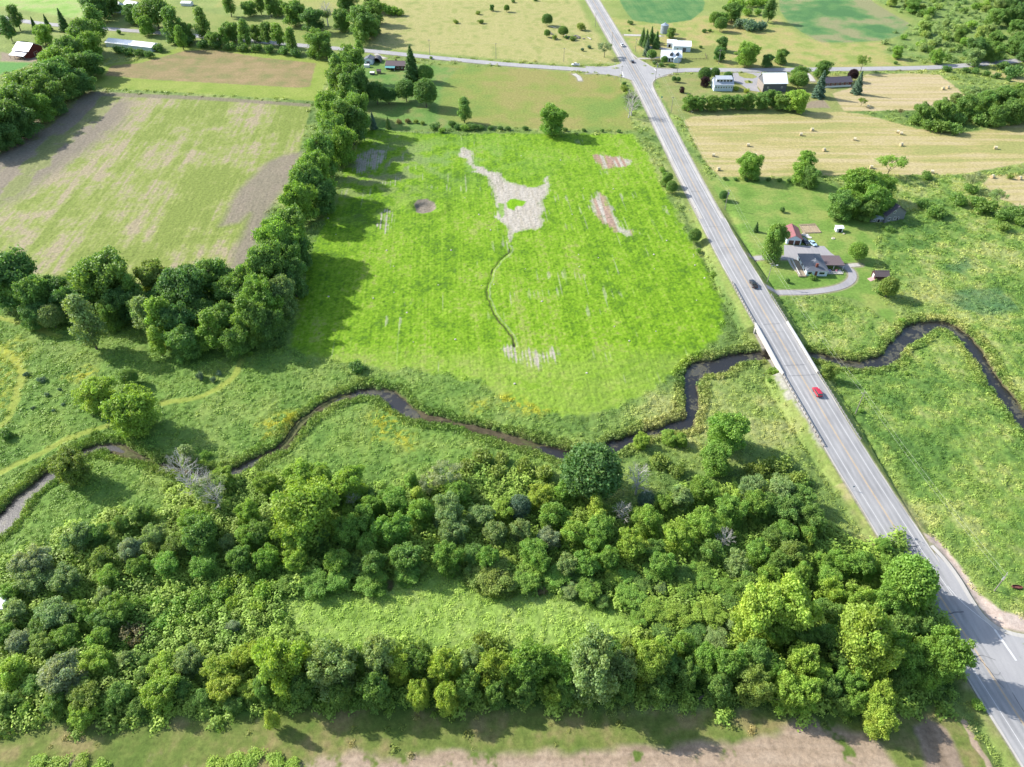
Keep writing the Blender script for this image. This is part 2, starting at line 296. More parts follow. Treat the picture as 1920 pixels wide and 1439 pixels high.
def paint(x, y):
    """surface colour (albedo), roughness amplitude in metres, plant density 0..1"""
    n = x.size
    wx = x+(fbm(x, y, 7, 3, 41)-0.5)*4; wy = y+(fbm(x, y, 7, 3, 42)-0.5)*4
    sx = x+(fbm(x, y, 3, 2, 43)-0.5)*1.2; sy = y+(fbm(x, y, 3, 2, 44)-0.5)*1.2
    n20 = fbm(x, y, 26, 3, 1); n6 = fbm(x, y, 7, 3, 2); n2 = fbm(x, y, 2.2, 3, 3); nf = fbm(x, y, 0.9, 2, 4)
    a = (x*ROWDIR[1]-y*ROWDIR[0]); b = x*ROWDIR[0]+y*ROWDIR[1]            # across rows, along rows
    st1 = vnoise(a/1.5, b/30, 61); st2 = vnoise(a/4.5, b/80, 62); st0 = vnoise(a/0.9, b/9, 63)
    def mix(c, m, d): return c*(1-m[:, None])+np.asarray(d)*m[:, None] if np.ndim(d) == 1 else c*(1-m[:, None])+d*m[:, None]
    def ramp(v, *cs):
        v = np.clip(v, 0, 1)*(len(cs)-1); i = np.minimum(v.astype(int), len(cs)-2); t = (v-i)[:, None]; cs = np.array(cs)
        return cs[i]*(1-t)+cs[i+1]*t
    # meadow
    v = np.clip((n20-0.5)*1.6+(n6-0.5)*1.2+0.5, 0, 1)
    col = ramp(v, C(112, 144, 74), C(136, 164, 86), C(158, 180, 98), C(178, 188, 118))
    amp = np.full(n, 0.55); veg = np.ones(n)
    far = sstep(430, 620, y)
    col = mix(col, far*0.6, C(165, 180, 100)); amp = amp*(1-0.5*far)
    def P(k, f=1.0, w=0): return poly_mask(*((wx, wy) if w == 2 else (sx, sy) if w == 1 else (x, y)), POLY[k], f)
    def zone(m, c, am, vg):
        nonlocal col, amp, veg
        col = mix(col, m, c); amp = amp*(1-m)+am*m; veg = veg*(1-m)+vg*m
    # left-middle meadow: bluer green
    m = sstep(60, -20, x)*sstep(330, 250, y); col = mix(col, m*0.75, ramp(n6, C(106, 150, 64), C(128, 168, 74), C(152, 182, 84)))
    m = P('marsh', 4, 2); c = ramp((n20-0.5)*1.2+(n6-0.5)*1.6+(n2-0.5)*0.8+0.5, C(104, 144, 68), C(128, 164, 78), C(150, 178, 90), C(180, 194, 116)); zone(m, c, 0.6, 1)
    zone(P('darkmarsh', 2, 2)*0.8, C(98, 140, 92), 0.4, 1); zone(P('darkmarsh2', 2, 2)*0.8, C(96, 138, 88), 0.4, 1)
    zone(P('pale1', 4, 2)*0.4, C(200, 200, 130), 0.4, 1); zone(P('pale2', 4, 2)*0.4, C(196, 200, 130), 0.4, 1)
    m = P('woods', 4, 2); zone(m, ramp(n6, C(62, 100, 40), C(96, 138, 56)), 0.5, 0.8)
    m = P('clearing', 3, 2); zone(m, ramp(n6*0.6+n2*0.4, C(138, 180, 72), C(164, 198, 96), C(192, 212, 124)), 0.5, 1)
    m = P('vines', 3, 2); zone(m, ramp(n6, C(118, 158, 62), C(160, 190, 80)), 0.6, 1)
    # upper meadows and pastures
    zone(P('upgold', 3, 1), ramp((n6-.5)*1.5+(st2-.5)*.5+.55, C(166, 176, 104), C(188, 188, 118), C(200, 194, 130), C(176, 182, 108)), 0.12, 0)
    zone(P('midgold', 2, 1), ramp((n20-.5)*2+(n6-.5)+.5, C(138, 166, 80), C(156, 170, 86), C(172, 168, 100)), 0.15, 0)
    zone(P('upleft', 3, 1), ramp((n6-.5)*2+.5, C(150, 195, 90), C(172, 205, 112), C(188, 200, 130)), 0.1, 0)
    zone(P('upleft2', 3, 1), ramp(n6, C(140, 165, 80), C(176, 182, 106)), 0.15, 0)
    zone(P('topgrass', 3, 1), ramp(n20, C(150, 176, 84), C(190, 186, 116)), 0.15, 0)
    zone(P('goldR', 3, 1), ramp((n6-.5)*2+.5, C(158, 178, 92), C(186, 188, 112), C(200, 186, 124)), 0.15, 0)
    zone(P('farscrub', 4, 2), ramp(n6, C(112, 148, 78), C(150, 176, 96), C(170, 188, 104)), 0.5, 0.5)
    zone(P('soyA', 1, 1), ramp((n6-.5)*1.4+(st1-.5)*.6+.5, C(88, 142, 84), C(108, 156, 92), C(128, 164, 100)), 0.08, 0)
    m = P('soyB', 1, 1); zone(m, ramp((n20-.5)*3+(n6-.5)+.5, C(92, 142, 86), C(108, 156, 92), C(136, 164, 104), C(166, 168, 122)), 0.08, 0)
    zone(P('bigfarlawn', 2, 1), C(160, 170, 96), 0.05, 0)
    zone(P('lawnR', 1.5, 1), ramp(n6, C(132, 158, 84), C(164, 172, 102), C(180, 170, 118)), 0.04, 0)
    zone(P('gardenR', 1, 1), C(172, 158, 134), 0.1, 0)
    zone(P('farmlawn', 2, 1), ramp(n6, C(96, 150, 64), C(130, 166, 84), C(168, 168, 104)), 0.05, 0)
    zone(P('greenL', 2, 1), C(110, 170, 84), 0.05, 0); zone(P('yardL', 2, 1), C(172, 158, 136), 0.05, 0)
    # hay fields: swath stripes run east-west
    hs = 0.5*vnoise(x/60, y/2.6+fbm(x, y, 40, 1, 70)*3, 71)+0.3*vnoise(x/25, y/1.5, 72)+0.2*n2
    hc = ramp((hs-.5)*2.4+(n20-.5)*1.2+.5, C(180, 182, 112), C(198, 188, 124), C(208, 195, 138), C(216, 200, 152))
    zone(P('hayA', 0.8, 1), hc, 0.06, 0); zone(P('hayC', 1, 1), hc, 0.06, 0); zone(P('hayD', 1, 1), hc, .06, 0)
    zone(P('hayB', 0.8, 1), ramp((hs-.5)*2+.6, C(190, 180, 118), C(214, 198, 148), C(222, 202, 164)), 0.06, 0)
    zone(P('lawn', 0.8), ramp((n6-.5)*1.6+(n20-.5)+.5, C(118, 158, 68), C(136, 172, 80), C(166, 182, 98)), 0.03, 0)
    zone(P('garden', 0.3), ramp(n2, C(150, 140, 110), C(190, 172, 140)), 0.1, 0)
    # brown hay block
    zone(P('brownborder', 1, 1), ramp((n6-.5)*1.5+.5, C(148, 174, 70), C(172, 186, 92)), 0.04, 0)
    zone(P('brown', 0.7, 1), ramp((n6-.5)*1.6+(hs-.5)+.5, C(146, 150, 92), C(168, 154, 106), C(182, 160, 118)), 0.12, 0)
    # left striped field
    c = ramp((n20-.5)*1.7+(st2-.5)*.9+(st1-.5)*.5+(n6-.5)*.9+(n2-.5)*.9+(st0-.5)*.5+.40, C(146, 164, 78), C(162, 176, 92), C(174, 178, 116), C(188, 176, 142))
    zone(P('left', 1, 1), c, 0.12, 0)
    g = ramp(n6*.6+st1*.4, C(150, 142, 124), C(168, 156, 138))
    sg = sstep(0.38, 0.55, st2*.5+n6*.5)
    zone(poly_mask(wx, wy, POLY['leftgreyA'], 9)*(0.35+0.65*sg), g, 0.06, 0); zone(P('leftgreyB', 3, 1)*.95, g, 0.06, 0); zone(P('leftgreyC', 1)*.8, C(150, 140, 122), 0.06, 0)
    # main crop
    st3 = vnoise(a/.75, b/45, 65); v = (n20-.5)*.8+(n6-.5)*.5+(st2-.5)*.25+(st1-.5)*.2+(n2-.5)*.8+(nf-.5)*.9+(st0-.5)*.15+(st3-.5)*.3+.5
    c = ramp(v, C(100, 144, 34), C(122, 168, 30), C(138, 184, 36), C(152, 192, 54), C(166, 186, 88))
    mm = poly_mask(x+(fbm(x, y, 3, 3, 58)-.5)*5, y+(fbm(x, y, 3.5, 3, 59)-.5)*5, POLY['main'], 1.6); zone(mm, c, 0.16, 0)
    qx, qy = G(790, 300); e = np.exp(-(((x-qx)/60)**2+((y-qy)/28)**2)); zone(mm*e*.8*sstep(.35, .65, n6), C(136, 178, 88), .1, 0)
    qx, qy = G(700, 320); e = np.exp(-(((x-qx)/28)**2+((y-qy)/40)**2)); zone(mm*e*.7*sstep(.4, .6, n6), C(160, 160, 120), .1, 0)
    # turning rows at the lower right, paler
    qx, qy = G(1080, 590); rr = np.sqrt((x-qx)**2+(y-qy)**2); ringw = sstep(G(1080, 640)[1], G(1080, 690)[1], y)
    arcs = vnoise(rr/1.6, np.arctan2(y-qy, x-qx)*3, 81)
    zone(mm*ringw*(0.30+0.5*arcs), ramp(n6, C(146, 186, 60), C(174, 192, 100)), .16, 0)
    rows = 0.5+0.5*np.sin(a*2*np.pi/1.3); pale = ramp(st0*.7+nf*.3, C(186, 178, 160), C(212, 204, 190), C(224, 217, 205))
    def bare(k, s, th, red=0.0, f=0.7):
        m0 = poly_mask(x+(fbm(x, y, 4, 3, 48)-.5)*4, y+(fbm(x, y, 6, 3, 49)-.5)*6, POLY[k], max(f, 2.0)); m = m0*sstep(th-.12, th+.12, m0+(s-.5)-.75*(.2*rows+.4*st0+.4*n2))
        zone(m, mix(pale, np.full(n, red)*sstep(.45, .6, st1), C(190, 152, 134)), 0.05, 0)
    bare('bareY', .78, .5, 0, 3.5); zone(P('isl', .5, 1), C(140, 196, 26), .15, 0); zone(P('isl2', .5, 1)*.8, C(136, 188, 40), .15, 0)
    bare('bare3', .75, .5, .8, 5); bare('bare4', .55, .5, .9, 5); bare('bare5', .3, .5, 0, 2); bare('bare6', .33, .5, 0, 3.5); bare('bare7', .2, .5, 0, 3); bare('bare8', .5, .6, 0, 7); bare('bare9', .42, .5, .1, 6)
    m = mm*sstep(.84, .92, vnoise(a/.9, b/14, 64))*sstep(.56, .7, fbm(x, y, 24, 2, 90)); zone(m*.4, pale, .08, 0)
    zone(mm*sstep(.90, .93, vnoise(x/.8, y/.8, 95))*.5, C(70, 110, 20), .1, 0)
    zone(P('pit', .5), ramp(n2, C(140, 130, 112), C(176, 166, 150)), .05, 0)
    d = line_dist(sx, sy, CREEK, None, 8); zone((1-sstep(.2, .65, d+.5*(fbm(x, y, 8, 2, 96)-.3)))*.9, C(66, 68, 42), 0, 0); d2 = line_dist(sx-1.0, sy, CREEK, None, 8); zone((1-sstep(.3, .8, d2))*sstep(.7, 1, d)*.3, pale, .03, 0)
    # tracks mown through the meadow
    for pts, w in PATHS:
        d = line_dist(sx, sy, smooth_poly(W(pts), 5), None, 8); t = sstep(.3, .7, n2)
        zone((1-sstep(w*.5-.6, w*.5+.6, d)), ramp(n6, C(156, 182, 76), C(180, 190, 92)), .08, .1)
    for k in ('yel1', 'yel2', 'yel3', 'yel4', 'yel5', 'yel6'):
        zone(P(k, 3.5, 2)*sstep(.45, .54, n2*.5+nf*.5)*(.9 if k != 'yel4' else .5), C(196, 198, 62), .5, 1)
    # bottom lot
    zone(P('mown', 1.5, 2), ramp((n6-.5)*1.6+(n2-.5)+.5, C(112, 136, 62), C(134, 148, 76), C(166, 156, 104)), .1, .12)  # mown grass, partly brown itself; tree shade also put into its darker tones
    tr = 0.5*vnoise(x/30, y/0.9, 91)+0.5*n2
    m = P('dirt', 1.4, 2); zone(m*sstep(.50, .62, n6*.5+n2*.35+nf*.1+m*.04+.24*sstep(-60, 10, x)), ramp(tr*.6+n6*.4, C(160, 138, 114), C(196, 174, 150), C(218, 198, 176)), .08, 0)
    zone(P('till', .8, 1), ramp(st1, C(150, 132, 112), C(178, 158, 138)), .08, 0)
    d = line_dist(sx, sy, W([(1806, 1352), (1830, 1395), (1862, 1450), (1900, 1530)]), None, 8); zone(1-sstep(.5, .9, d), C(206, 182, 158), .03, 0)
    # road verge
    d = line_dist(x, y, RC, None, 40); dr = d+(n6-.5)*3
    m = (1-sstep(8, 10.5, dr))*sstep(395, 380, y); side = np.sign(x-np.interp(y, RC[:, 1], RC[:, 0]))
    br = sstep(0.45, 0.6, n6)*(y < 150); zone(m*.8, ramp(n2*.5+br*.5, C(138, 164, 78), C(164, 168, 104), C(192, 176, 140)), .12, .15)
    m = (1-sstep(8, 9.5, dr+(y < BR0-14)*1.5))*(side < 0)*sstep(BR0-36, BR0-30, y+n6*8)*(y < BR0)*.85*sstep(.3, .42, n2*.5+n6*.5); zone(m, C(192, 188, 182), .1, 0)
    m = (1-sstep(6.2, 7.0, d)); zone(m, C(196, 190, 180), 0, 0)
    # river
    r = river(x, y); zone(1-sstep(.2, 1.6, r), ramp(n2, C(84, 78, 58), C(118, 108, 84)), .05, 0)
    zone((1-sstep(-.6, .4, r))*sstep(.5, .6, n6)*.7, C(108, 118, 70), .05, 0)
    zone(P('gravelB', .6), ramp(tr, C(214, 192, 178), C(232, 216, 204)), .02, 0)
    for P_, w in RIBBONS:
        d = line_dist(x, y, P_, None, 20); m = 1-sstep(w*.5+.2, w*.5+1.4, d); zone(m, C(176, 172, 140), 0, 0)
    veg = veg*sstep(.8, 2.2, r)*sstep(8, 11, d if False else line_dist(x, y, RC, None, 40))
    return col, amp, veg, r
# ================================================================ side roads, drives (real sheets lying on the ground)
def ribbon(name, pts, w, z, m, sm=5, px=True):
    P = smooth_poly(W(pts) if px else np.array(pts), sm); RIBBONS.append((P, w))
    T = np.gradient(P, axis=0); T /= np.linalg.norm(T, axis=1)[:, None]; Nn = np.stack([T[:, 1], -T[:, 0]], 1)
    offs = np.linspace(-.5, .5, 7)*w; V = []
    ac = []
    for o in offs:
        q = P+Nn*o; V.append(np.column_stack([q, np.full(len(q), z) if np.isscalar(z) else z(q[:, 0], q[:, 1])])); ac.append(np.full(len(q), o))
    n = len(P); V = np.vstack(V); i, j = np.meshgrid(np.arange(6), np.arange(n-1), indexing='ij'); a = (i*n+j).ravel()
    me = np_mesh(name, V, np.column_stack([a, a+1, a+n+1, a+n]), {'across': ('FLOAT', np.concatenate(ac))})
    o = link_mesh(name, me, m); struct(o); return o
def road_mat(name, c0, c1, tracks=True, rough=.85):
    m = bpy.data.materials.new(name); m.use_nodes = True; N = m.node_tree.nodes; L = m.node_tree.links; b = N['Principled BSDF']
    b.inputs['Roughness'].default_value = rough; b.inputs['Specular IOR Level'].default_value = .3
    geo = N.new('ShaderNodeNewGeometry'); at = N.new('ShaderNodeAttribute'); at.attribute_name = 'across'
    mp = N.new('ShaderNodeMapping'); mp.inputs['Scale'].default_value = (1, .12, 1); L.new(geo.outputs['Position'], mp.inputs['Vector'])
    n1 = N.new('ShaderNodeTexNoise'); n1.inputs['Scale'].default_value = 1.1; n1.inputs['Detail'].default_value = 5; L.new(mp.outputs[0], n1.inputs['Vector'])
    n2 = N.new('ShaderNodeTexNoise'); n2.inputs['Scale'].default_value = .09; n2.inputs['Detail'].default_value = 4; L.new(geo.outputs['Position'], n2.inputs['Vector'])
    n3 = N.new('ShaderNodeTexNoise'); n3.inputs['Scale'].default_value = 3.; n3.inputs['Detail'].default_value = 6; L.new(geo.outputs['Position'], n3.inputs['Vector'])
    ad = N.new('ShaderNodeMath'); ad.operation = 'ADD'; L.new(n1.outputs['Fac'], ad.inputs[0]); L.new(n2.outputs['Fac'], ad.inputs[1])
    ad2 = N.new('ShaderNodeMath'); ad2.operation = 'MULTIPLY_ADD'; ad2.inputs[1].default_value = .5; L.new(n3.outputs['Fac'], ad2.inputs[0]); L.new(ad.outputs[0], ad2.inputs[2])
    src = ad2.outputs[0]
    if tracks:                      # polished wheel tracks
        cs = N.new('ShaderNodeMath'); cs.operation = 'MULTIPLY'; cs.inputs[1].default_value = 2*math.pi/1.75; L.new(at.outputs['Fac'], cs.inputs[0])
        c2 = N.new('ShaderNodeMath'); c2.operation = 'COSINE'; L.new(cs.outputs[0], c2.inputs[0])
        c3 = N.new('ShaderNodeMath'); c3.operation = 'MULTIPLY_ADD'; c3.inputs[1].default_value = .2; L.new(c2.outputs[0], c3.inputs[0]); L.new(src, c3.inputs[2]); src = c3.outputs[0]
    mr = N.new('ShaderNodeMapRange'); mr.inputs[1].default_value = .85; mr.inputs[2].default_value = 1.75; L.new(src, mr.inputs[0])
    mx = N.new('ShaderNodeMix'); mx.data_type = 'RGBA'; mx.inputs[6].default_value = (*c0, 1); mx.inputs[7].default_value = (*c1, 1)
    L.new(mr.outputs[0], mx.inputs[0]); L.new(mx.outputs[2], b.inputs['Base Color'])
    return m
ASPH = road_mat('asphalt', C(168, 168, 170), C(206, 205, 205)); ASPH2 = road_mat('old_asphalt', C(184, 183, 186), C(210, 209, 209), False)
GRAV = road_mat('gravel', C(205, 200, 192), C(240, 236, 230), False, .95); PALEC = mat('concrete', tuple(C(228, 224, 214)), .8, .1, 1.5)
WHITEP = mat('road_paint_white', tuple(C(250, 250, 250)), .7, .12, 1.2); YELP = mat('road_paint_yellow', tuple(C(240, 205, 150)), .7, .15, 1.2)
def road_strip(name, o0, o1, dz, m, y0, y1, ncol=2, vary=0):
    s = (RC[:, 1] >= y0) & (RC[:, 1] <= y1); P = RC[s]; Nn = RCN[s]; z = zroad(P[:, 1])+dz
    offs = np.linspace(o0, o1, ncol); n = len(P); V = []; A = []
    for k, o in enumerate(offs):
        oo = np.full(n, o)
        if vary and k in (0, ncol-1): oo = oo+(-1 if k == 0 else 1)*vary*(vnoise(P[:, 1]/6, P[:, 1]*0, 5+k)-.3)
        q = P+Nn*oo[:, None]; V.append(np.column_stack([q, z])); A.append(oo)
    V = np.vstack(V); i, j = np.meshgrid(np.arange(ncol-1), np.arange(n-1), indexing='ij'); a = (i*n+j).ravel()
    me = np_mesh(name, V, np.column_stack([a, a+n, a+n+1, a+1]), {'across': ('FLOAT', np.concatenate(A))})
    return struct(link_mesh(name, me, m))
YW = yat(395)
road_strip('road_shoulder', -5.6, 5.6, -.035, GRAV, YW-4, 2500, 5, .5)
road_strip('road_shoulder', -6.3, 6.3, -.035, GRAV, -100, YW, 5, .5)
road_strip('road', -4.3, 4.3, -.012, ASPH, YW-14, 2500, 19)
road_strip('road', -6.0, 6.0, 0, ASPH, -100, YW-.01, 25)
road_strip('road_marking', -3.58, -3.44, .02, WHITEP, -100, 1400); road_strip('road_marking', 3.44, 3.58, .02, WHITEP, yat(1122, .5), 1400)
road_strip('road_marking', -.2, -.07, .02, YELP, -100, 1400); road_strip('road_marking', .07, .2, .02, YELP, -100, 1400)
def sheet(name, pts, z, m, sub=0, px=True):
    P = W(pts) if px else np.array(pts); me = bpy.data.meshes.new(name)
    me.from_pydata([(a, b, z) for a, b in P], [], [tuple(range(len(P)))]); me.update()
    if me.polygons[0].normal.z < 0: me.flip_normals()
    return struct(link_mesh(name, me, m))
# upper crossing
ribbon('side_road', [(-260, -8), (-120, 14), (0, 33), (80, 45), (180, 53), (310, 63), (450, 75), (600, 89), (680, 95), (760, 103), (860, 113), (960, 122), (1060, 129), (1120, 133), (1180, 136)], 7.4, .15, ASPH2)
ribbon('side_road', [(1190, 134), (1250, 134), (1300, 132), (1430, 132), (1600, 130), (1720, 128), (1800, 124), (1880, 117), (1960, 108), (2100, 85), (2400, 20)], 7.6, .15, ASPH2)
sheet('road_junction', [(1098, 126), (1135, 127), (1155, 124), (1166, 119), (1168, 112), (1196, 112), (1210, 120), (1226, 129), (1260, 131), (1262, 138), (1245, 142), (1231, 146), (1224, 151), (1221, 158), (1222, 165), (1212, 176), (1195, 157), (1178, 148), (1150, 141), (1098, 137)], .175, ASPH2)
for nm, q, w in (('stop_line', [(1165.5, 134.5), (1169.5, 145.5)], 1.0), ('stop_line', [(1226, 129), (1230.5, 134)], .9)):
    ribbon(nm, q, w, .225, WHITEP, 2)
for q in ([(1098, 138.5), (1130, 139.5), (1152, 142), (1180, 149), (1198, 159)], [(1098, 125.3), (1135, 126), (1156, 123), (1167, 118), (1166, 108)], [(1181, 98), (1196, 111), (1210, 119), (1226, 127.5), (1262, 129.5)], [(1262, 139.5), (1246, 143), (1232, 147), (1225, 152), (1222.5, 159), (1226, 169), (1231, 180)]):
    ribbon('road_edge_gravel', q, .9, .16, GRAV, 6)
# lower crossing
sheet('road_junction', [(1752, 1036), (1775, 1060), (1800, 1092), (1822, 1130), (1850, 1168), (1885, 1190), (1940, 1202), (2140, 1222), (2300, 1290), (2300, 1500), (2120, 1600), (2040, 1500), (1938, 1362), (1840, 1208), (1790, 1120)], .21, ASPH2)
ribbon('road_marking', [(1776, 1100), (1800, 1127), (1830, 1153), (1852, 1170), (1864, 1181)], .16, .235, WHITEP, 4)
ribbon('road_marking', [(1864, 1181), (1884, 1210), (1905, 1240)], .55, .24, WHITEP, 4)
ribbon('gravel_verge', [(1746, 1024), (1772, 1052), (1798, 1088), (1822, 1128), (1850, 1164), (1890, 1187), (1960, 1199), (2140, 1216)], 1.2, .225, GRAV, 5)
# crack sealing lines across the pavement
TAR = mat('tar_seal', (0.09, 0.09, 0.1), .5)
def across(py, o0, o1, w=.16, wob=.25):
    y = yat(py, float(zroad(yat(py, 1)))); V = []; F_ = []
    k = 14
    for i in range(k+1):
        o = o0+(o1-o0)*i/k; dy = wob*(random.random()-.5)
        for s in (-1, 1):
            X, Y = road_at(y+dy+s*w/2, o); V.append((X, Y, float(zroad(Y))+.025))
    for i in range(k): F_.append((2*i, 2*i+2, 2*i+3, 2*i+1))
    me = bpy.data.meshes.new('tar_seam'); me.from_pydata(V, [], F_); me.update(); struct(link_mesh('tar_seam', me, TAR))
for a in ((359, -3.4, 3.4, .15), (425, -5.8, 3.4, .12), (465, -3, 3.3, .14), (540, -3.4, 1, .07), (608, -3, 3.6, .14), (623, -2.5, 3.5, .07), (660, -1, 3, .05), (685, -4, 3.8, .16), (704, -4.6, 5.2, .16), (1026, -3.5, 3.5, .3), (1150, -3.5, 3.5, .35)): across(a[0], a[1], a[2], a[3])
def along(pts, w=.12, m=TAR, name='tar_seam'):
    P = smooth_poly([road_at(yat(a, .6), o) for a, o in pts], 5); T = np.gradient(P, axis=0); T /= np.linalg.norm(T, axis=1)[:, None]
    V = []
    for p, t in zip(P, T):
        nn = np.array([t[1], -t[0]]); w_ = w*(.6+.8*random.random())
        for s in (-1, 1): q = p+nn*s*w_/2; V.append((q[0], q[1], float(zroad(q[1]))+.045))
    me = bpy.data.meshes.new(name); me.from_pydata(V, [], [(2*i, 2*i+1, 2*i+3, 2*i+2) for i in range(len(P)-1)]); me.update(); struct(link_mesh(name, me, m))
along([(1027, -.9), (1040, -.6), (1052, -.5)]); along([(1028, 1.2), (1045, 1.35), (1065, 1.5), (1080, 2.2), (1100, 2.6)], .16)
along([(1205, -1.2), (1230, -.8), (1250, .2), (1275, .5), (1290, 1.0)], .14); along([(1230, -.8), (1228, .6), (1232, 1.8), (1240, 3.4)], .09); along([(1262, .3), (1266, 1.6), (1262, 2.6)], .08)
along([(1300, 2.2), (1340, 2.0), (1390, 2.9), (1430, 3.4)], .12)
# drives
DR = road_mat('drive_surface', C(178, 176, 180), C(206, 203, 204), False)
def zd(x, y): return terrain(x, y)+.1
ribbon('driveway', [(1404, 484), (1430, 484), (1470, 484), (1520, 486), (1560, 492), (1588, 503), (1598, 514), (1594, 528), (1570, 540), (1520, 548), (1470, 549), (1434, 548)], 3.4, zd, DR, 6)
sheet('parking_pad', [(1470, 460), (1545, 462), (1557, 474), (1582, 492), (1540, 494), (1490, 488), (1470, 486)], .09, DR)
ribbon('driveway', [(1584, 500), (1598, 498), (1612, 497)], 2.6, .09, GRAV, 4)
ribbon('driveway', [(1215, 89), (1240, 91), (1262, 94)], 4, .1, GRAV, 4); ribbon('driveway', [(1170, 66), (1205, 67), (1240, 68)], 4, .1, GRAV, 4)
ribbon('driveway', [(1197, 110), (1216, 110), (1236, 108)], 2.4, .1, GRAV, 4)
sheet('farm_yard', [(1368, 137), (1428, 136), (1422, 150), (1420, 165), (1425, 173), (1405, 170), (1388, 158), (1372, 152)], .09, DR)
sheet('lawn_island', [(1384, 138), (1398, 137), (1412, 140), (1420, 145), (1412, 148), (1396, 147), (1386, 143)], .13, mat('lawn_grass', tuple(C(166, 172, 92)), .9, .2, .6))
sheet('lawn_island', [(1395, 152), (1404, 151), (1412, 154), (1410, 157), (1398, 157)], .13, MATS['lawn_grass'])
ribbon('driveway', [(1076, 139), (1085, 145), (1088, 152)], 3, .1, GRAV, 4)
ribbon('driveway', [(1512, 138), (1520, 146), (1524, 153)], 3.6, .1, GRAV, 4)
ribbon('driveway', [(196, 55), (188, 62), (180, 60)], 4, .1, GRAV, 4)
ribbon('driveway', [(704, 101), (712, 107), (722, 110)], 3, .1, GRAV, 4)
# ================================================================ the ground: one sheet to the horizon

Q = 1.4
def axis(lo, hi, olo, ohi, q):
    core = list(np.arange(lo, hi+q, q)); l = []; p = lo; s = q
    while p > olo: s *= 1.25; p -= s; l.append(max(p, olo))
    r = []; p = core[-1]; s = q
    while p < ohi: s *= 1.25; p += s; r.append(min(p, ohi))
    return np.array(l[::-1]+core+r)
ax = axis(-70, 1990, -3200, 5100, Q); ay = axis(-30, 1500, -471, 2100, Q)
GX, GY = np.meshgrid(ax, ay); gx, gy = G(GX, GY); gx = gx.ravel(); gy = gy.ravel()
ok = np.ones(gx.size)
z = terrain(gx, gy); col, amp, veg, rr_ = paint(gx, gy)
near = 1-sstep(900, 1500, gy)
lump = fbm(gx, gy, 3.2, 2, 101)*.75+fbm(gx, gy, 1.3, 2, 102)*.35-.5
a_ = (gx*ROWDIR[1]-gy*ROWDIR[0])
z = z+np.where(amp > .3, lump*amp*1.7, lump*amp*1.2)*near
cropm = poly_mask(gx, gy, POLY['main'], 2); leftm = poly_mask(gx, gy, POLY['left'], 2)
z = z+(cropm+leftm*.8)*(0.015*np.sin(a_*2*np.pi/1.3)+.30*(fbm(gx, gy, 1.2, 2, 105)-.5)+.1*(vnoise(a_/1.5, gy/12, 106)-.5))
dd = line_dist(gx, gy, CREEK, None, 8); z = z-.22*(1-sstep(.2, .8, dd))
z = np.where(gy > 3000, z*0-.1, z)
nx, ny = len(ax), len(ay); j, i = np.meshgrid(np.arange(ny-1), np.arange(nx-1), indexing='ij'); a = (j*nx+i).ravel()
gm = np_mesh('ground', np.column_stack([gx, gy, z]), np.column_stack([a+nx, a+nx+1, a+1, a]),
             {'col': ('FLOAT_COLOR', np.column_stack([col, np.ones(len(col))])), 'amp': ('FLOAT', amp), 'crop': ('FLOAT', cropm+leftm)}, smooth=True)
m = bpy.data.materials.new('ground_cover'); m.use_nodes = True; N = m.node_tree.nodes; L = m.node_tree.links; b = N['Principled BSDF']
b.inputs['Roughness'].default_value = .9; b.inputs['Specular IOR Level'].default_value = .15
at = N.new('ShaderNodeAttribute'); at.attribute_name = 'col'; am = N.new('ShaderNodeAttribute'); am.attribute_name = 'amp'
geo = N.new('ShaderNodeNewGeometry')
nz = N.new('ShaderNodeTexNoise'); nz.inputs['Scale'].default_value = .75; nz.inputs['Detail'].default_value = 7; nz.inputs['Roughness'].default_value = .78; L.new(geo.outputs['Position'], nz.inputs['Vector'])
mr = N.new('ShaderNodeMapRange'); mr.inputs[1].default_value = .3; mr.inputs[2].default_value = .7; mr.inputs[3].default_value = .62; mr.inputs[4].default_value = 1.36; L.new(nz.outputs['Fac'], mr.inputs[0])
sc = N.new('ShaderNodeVectorMath'); sc.operation = 'SCALE'; L.new(at.outputs['Color'], sc.inputs[0]); L.new(mr.outputs[0], sc.inputs['Scale']); L.new(sc.outputs[0], b.inputs['Base Color'])
bp = N.new('ShaderNodeBump'); bp.inputs['Distance'].default_value = .5; ms = N.new('ShaderNodeMath'); ms.operation = 'MULTIPLY_ADD'; ms.inputs[1].default_value = 1.0; ms.inputs[2].default_value = .3; ms.use_clamp = True
L.new(am.outputs['Fac'], ms.inputs[0]); L.new(ms.outputs[0], bp.inputs['Strength']); L.new(nz.outputs['Fac'], bp.inputs['Height']); L.new(bp.outputs[0], b.inputs['Normal'])
struct(link_mesh('ground', gm, m))
# ---------------------------------------------------------------- river
wm = bpy.data.materials.new('river_water'); wm.use_nodes = True; N = wm.node_tree.nodes; L = wm.node_tree.links; b = N['Principled BSDF']
geo = N.new('ShaderNodeNewGeometry'); nz = N.new('ShaderNodeTexNoise'); nz.inputs['Scale'].default_value = .55; nz.inputs['Detail'].default_value = 6; nz.inputs['Roughness'].default_value = .7; L.new(geo.outputs['Position'], nz.inputs['Vector'])
n2 = N.new('ShaderNodeTexNoise'); n2.inputs['Scale'].default_value = .09; L.new(geo.outputs['Position'], n2.inputs['Vector'])
ad = N.new('ShaderNodeMath'); ad.operation = 'MULTIPLY_ADD'; ad.inputs[1].default_value = .8; L.new(n2.outputs['Fac'], ad.inputs[0]); L.new(nz.outputs['Fac'], ad.inputs[2])
rp = N.new('ShaderNodeValToRGB'); e = rp.color_ramp.elements; e[0].position = .93; e[0].color = (.014, .012, .010, 1); e[1].position = 1.08; e[1].color = (.13, .12, .06, 1)
